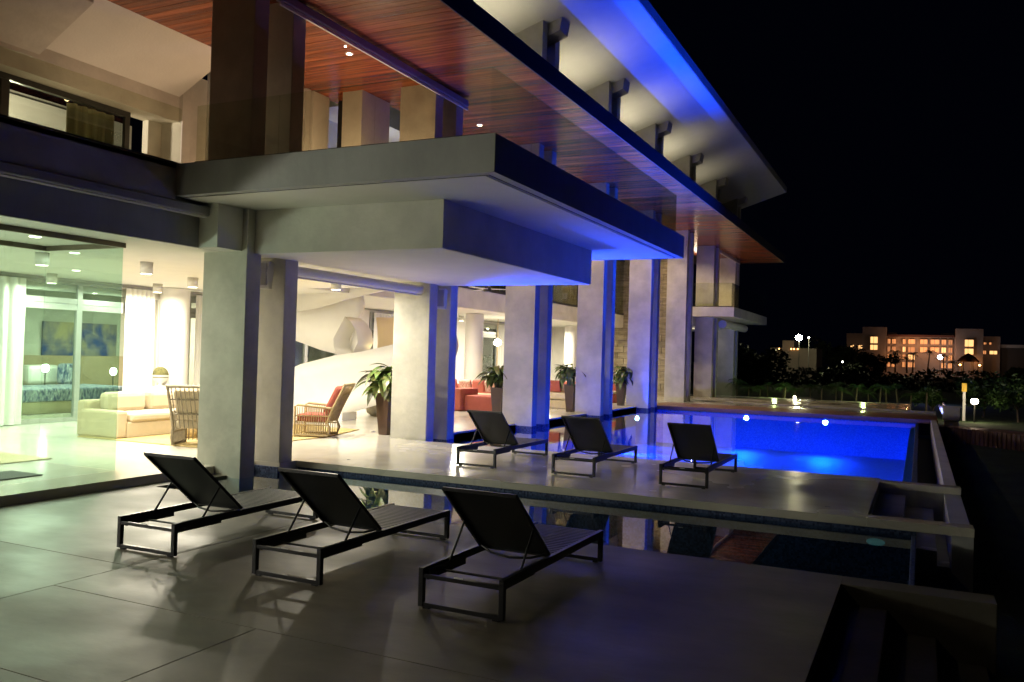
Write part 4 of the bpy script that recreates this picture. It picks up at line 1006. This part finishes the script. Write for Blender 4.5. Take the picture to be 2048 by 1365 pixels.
# ------------------------------------------------------------------ far hotel
LIT = mat("lit_room", (0.8, 0.5, 0.25), 0.8, emit=(1.0, 0.38, 0.13), estr=0.8)
LIT2 = mat("lit_room_bright", (0.8, 0.5, 0.25), 0.8, emit=(1.0, 0.55, 0.20), estr=1.5)
LIT3 = mat("lit_room_dim", (0.6, 0.35, 0.18), 0.8, emit=(1.0, 0.40, 0.16), estr=0.45)
HOT = mat("hotel_wall", (0.42, 0.33, 0.26), 0.9, var=0.1, vscale=0.5)
ht = thing("hotel", "long three storey hotel far away with orange lit rooms and two square towers", "hotel", (-16.6, 220, 1.2))
def hb(n_, m_, u0, u1, v0, v1, d0, d1): return MB().box(u0, u1, d0, d1, v0, v1).build(n_, m_, ht)
hb("left_annex", HOT, 0.4, 4.1, -2, 8.2, 2, 12); hb("tower", HOT, 4.1, 9.35, -2, 9.7, 0, 12); hb("central_block", HOT, 9.35, 23.9, -2, 7.5, 1.5, 14)
hb("tower", HOT, 23.9, 29.5, -2, 9.5, 0, 12); hb("right_annex", HOT, 29.5, 33.0, -2, 7.9, 2, 12); hb("right_wing", mat("wing_wall", (0.12, 0.11, 0.10), 0.9), 33.0, 38.5, -2, 5.4, 3, 14); hb("wing_parapet", WHITE, 32.9, 38.6, 5.4, 6.1, 2.9, 3.4)
hb("roof", mat("hotel_roof", (0.12, 0.05, 0.035), 0.8), 9.6, 23.7, 7.5, 8.0, 1.2, 14)
hb("penthouse", HOT, 9.4, 11.5, 7.6, 8.6, 4, 10); hb("penthouse", HOT, 21, 23.8, 7.6, 8.6, 4, 10)
wins = [(5.9, 7.46, 5.78, 7.34, 0, LIT2), (5.9, 7.46, 4.2, 5.4, 0, LIT2), (25.8, 27.55, 5.4, 6.98, 0, LIT2), (25.8, 27.55, 3.6, 4.95, 0, LIT2),
        (1.35, 2.1, 4.8, 5.35, 2, LIT2), (3.1, 4.1, 4.3, 5.3, 2, LIT2), (30.9, 32.4, 3.8, 4.6, 2, LIT2), (29.6, 30.2, 3.8, 4.6, 2, LIT), (29.7, 30.2, 6.0, 6.5, 2, LIT), (30.8, 31.3, 6.0, 6.5, 2, LIT)]
for fl, (v0, v1) in enumerate(((5.8, 6.9), (3.9, 5.1), (2.1, 3.3), (0.3, 1.5))):
    for (a, b) in ((9.6, 10.2), (10.6, 11.4), (12.9, 13.5), (14.1, 15.5), (16.6, 18.1), (18.8, 20.6), (21.1, 22.0), (22.5, 23.3)):
        if fl == 2 and 16 < a < 19: continue
        if fl == 3 and 15 < a < 21: continue
        wins.append((a, b, v0, v1, 1.5, random.choice((LIT2, LIT, LIT, LIT3, LIT3, LIT))))
for (a, b, v0, v1, d, m_) in wins:
    wn_ = link("window", None, ht)
    MB().box(a, b, d-0.02, d+0.3, v0, v1).build("lit_pane", m_, wn_)
    f = MB()
    for q in ((a-0.07, a), (b, b+0.07)): f.box(q[0], q[1], d-0.5, d-0.03, v0-0.1, v1+0.1)
    f.box(a, b, d-0.5, d-0.03, v1, v1+0.12).box(a, b, d-0.45, d-0.4, v0, v0+0.06).box((a+b)/2-0.04+0.2*math.sin(a*7), (a+b)/2+0.04+0.2*math.sin(a*7), d-0.1, d-0.03, v0, v1)
    f.build("balcony_frame", HOT, wn_)
for (u_, v_, p_, c_) in ((14, 6.2, 190, (1, .45, .2)), (17, 5.2, 230, (1, .45, .2)), (21.5, 4.0, 230, (1, .45, .2)), (11.5, 3.0, 160, (1, .45, .2)), (28, 2, 60, (1, .4, .1)), (2.0, 5, 25, (1, .6, .4)), (31.5, 4.6, 30, (1, .55, .4)), (35, 5.8, 5, (.8, .8, 1))):
    light("hotel_flood", 'POINT', (u_, -1.5, v_), p_, c_, 0.12, ht)
pp = thing("thatched_palapa", "round thatched palapa glowing orange in front of the hotel", "palapa", (9.4, 208, 1.2))
MB().lathe([(2.3, 1.9), (1.4, 2.9), (0.4, 3.6), (0.02, 3.75)], 24).build("thatch_roof", mat("thatch", (0.35, 0.16, 0.08), 0.9, var=0.4, vscale=3), pp)
for a in range(6): MB().tube([(1.9*math.cos(a), 1.9*math.sin(a), -1), (1.9*math.cos(a), 1.9*math.sin(a), 1.95)], 0.09, 6).build("post", BARK, pp)
light("lamp_light", 'POINT', (-1.5, -2.6, 1.2), 160, (1, 0.42, 0.1), 0.3, pp); light("lamp_light", 'POINT', (1.9, -2.4, 1.2), 160, (1, 0.5, 0.2), 0.3, pp)
MB().lathe([(0.02, 1.0), (0.28, 1.2), (0.02, 1.4)], 10, (-1.6, -1.9, 0)).build("lantern", mat("lantern_glow", (1, 1, 1), emit=(1, 0.45, 0.1), estr=14), pp)
MB().lathe([(0.02, 1.0), (0.28, 1.2), (0.02, 1.4)], 10, (2.1, -1.9, 0)).build("lantern", MAT["lantern_glow"], pp)
for i_, (x, h_) in enumerate(((-5.0, 5.2), (-2.6, 3.6), (-1.4, 4.6), (1.6, 5.2), (4.9, 4.4), (6.6, 2.8), (-7.0, 3.0))):
    palm("tall palm before the hotel front, %s of the row" % words[i_], (x, 212, 0.2), h_*0.9, 1.9, 14, 300+i_, 0.16, LEAFD, "tall palms in front of the hotel", "palm tree")
def bulb(name, label, loc, r, strength, c, pole=0, pw=0):
    t = thing(name, label, "street lamp", loc)
    MB().lathe([(0.02, -r), (r*0.8, -r*0.6), (r, 0), (r*0.8, r*0.6), (0.02, r)], 12).build("lamp_head", mat("bulb_%s" % label[:12].replace(" ", "_"), (1, 1, 1), 0.5, emit=c, estr=strength), t)
    if pole: MB().tube([(0, 0.3, -pole), (0, 0.3, 0)], 0.06, 6).build("pole", DKALU, t)
    if pw: light("lamp_light", 'POINT', (0, -r-0.3, 0), pw, c, r, t)
bulb("street_lamp", "dazzling yellow white street lamp beyond the end of the villa", (-14.75, 120, 5.25), 0.42, 300, (1, 0.93, 0.55), 6, 20)
bulb("street_lamp", "small white lamp just right of the dazzling street lamp", (-13.6, 121, 5.3), 0.11, 30, (1, 0.95, 0.8), 6)
bulb("street_lamp", "cold white floodlight in the middle of the hotel front", (4.1, 214, 4.0), 0.55, 30, (0.75, 0.8, 1.0), 4, 60)
bulb("street_lamp", "tiny pale lamp among the dark trees left of the hotel", (-11.5, 150, 2.2), 0.13, 20, (1, 0.95, 0.8), 3)
hs = thing("far_house", "low dark house below the dazzling street lamp with a row of tiny lights", "house", (-17.5, 130, -0.6))
DH = mat("dark_house_wall", (0.10, 0.08, 0.07), 0.9)
MB().box(-2.5, 4, 0, 8, 0, 4.6).build("wall", DH, hs); MB().box(-0.8, 0.8, 0.2, 6, 4.6, 5.7).build("upper_wall", DH, hs)
for x in (-1.2, 0.5, 0.9, 1.4): MB().lathe([(0.02, -0.1), (0.11, 0), (0.02, 0.1)], 8, (x, -0.15, 4.45)).build("wall_lamp", MAT["lantern_glow"], hs)
light("lamp_light", 'POINT', (0, -0.6, 4.9), 5, (1, 0.5, 0.25), 0.08, hs)
# dark trees between garden and hotel
tl = ["wide dark tree mass left of the hotel towers", "dark tree before the left hotel annex", "dark tree left of the central palms", "dark tree under the street lamp", "dark low tree at the far right", "dark tree before the right hotel tower", "dark tree right of the palapa", "dark low trees in the middle distance"]
for i_, (x, y, r_, h_) in enumerate(((-17, 165, 5, 6.2), (-13.5, 185, 4.0, 5.6), (-8.6, 190, 3.4, 4.6), (-20, 110, 4, 3.4), (22, 120, 6, 5.0), (13.5, 150, 2.2, 2.2), (23, 160, 5, 5.2), (-9, 120, 3, 1.5))):
    shrub("dark_tree", tl[i_], (x, y, -0.6), r_, h_, 2600, LEAFD, "tree", "dark trees between garden and hotel", 0.25, h_*0.3, 0.38, 60+i_)
mb = MB(); rnd = random.Random(3)
for _ in range(9000):
    x = rnd.uniform(-42, 34); y = rnd.uniform(96, 106); z = -0.6+rnd.random()**1.5*(1.9+0.3*math.sin(x*0.5)+0.2*math.sin(x*1.3)); p = Vector((x, y, z))
    a = Vector((rnd.gauss(0, 1), rnd.gauss(0, 1), rnd.gauss(0, .6))).normalized()*0.3; b = a.cross(Vector((rnd.gauss(0, 1), rnd.gauss(0, 1), rnd.gauss(0, 1)))).normalized()*0.14
    mb.add([p-a, p+b, p+a, p-b], [(0, 1, 2, 3)])
tag(mb.build("distant_hedgerow", LEAFD), kind='stuff')
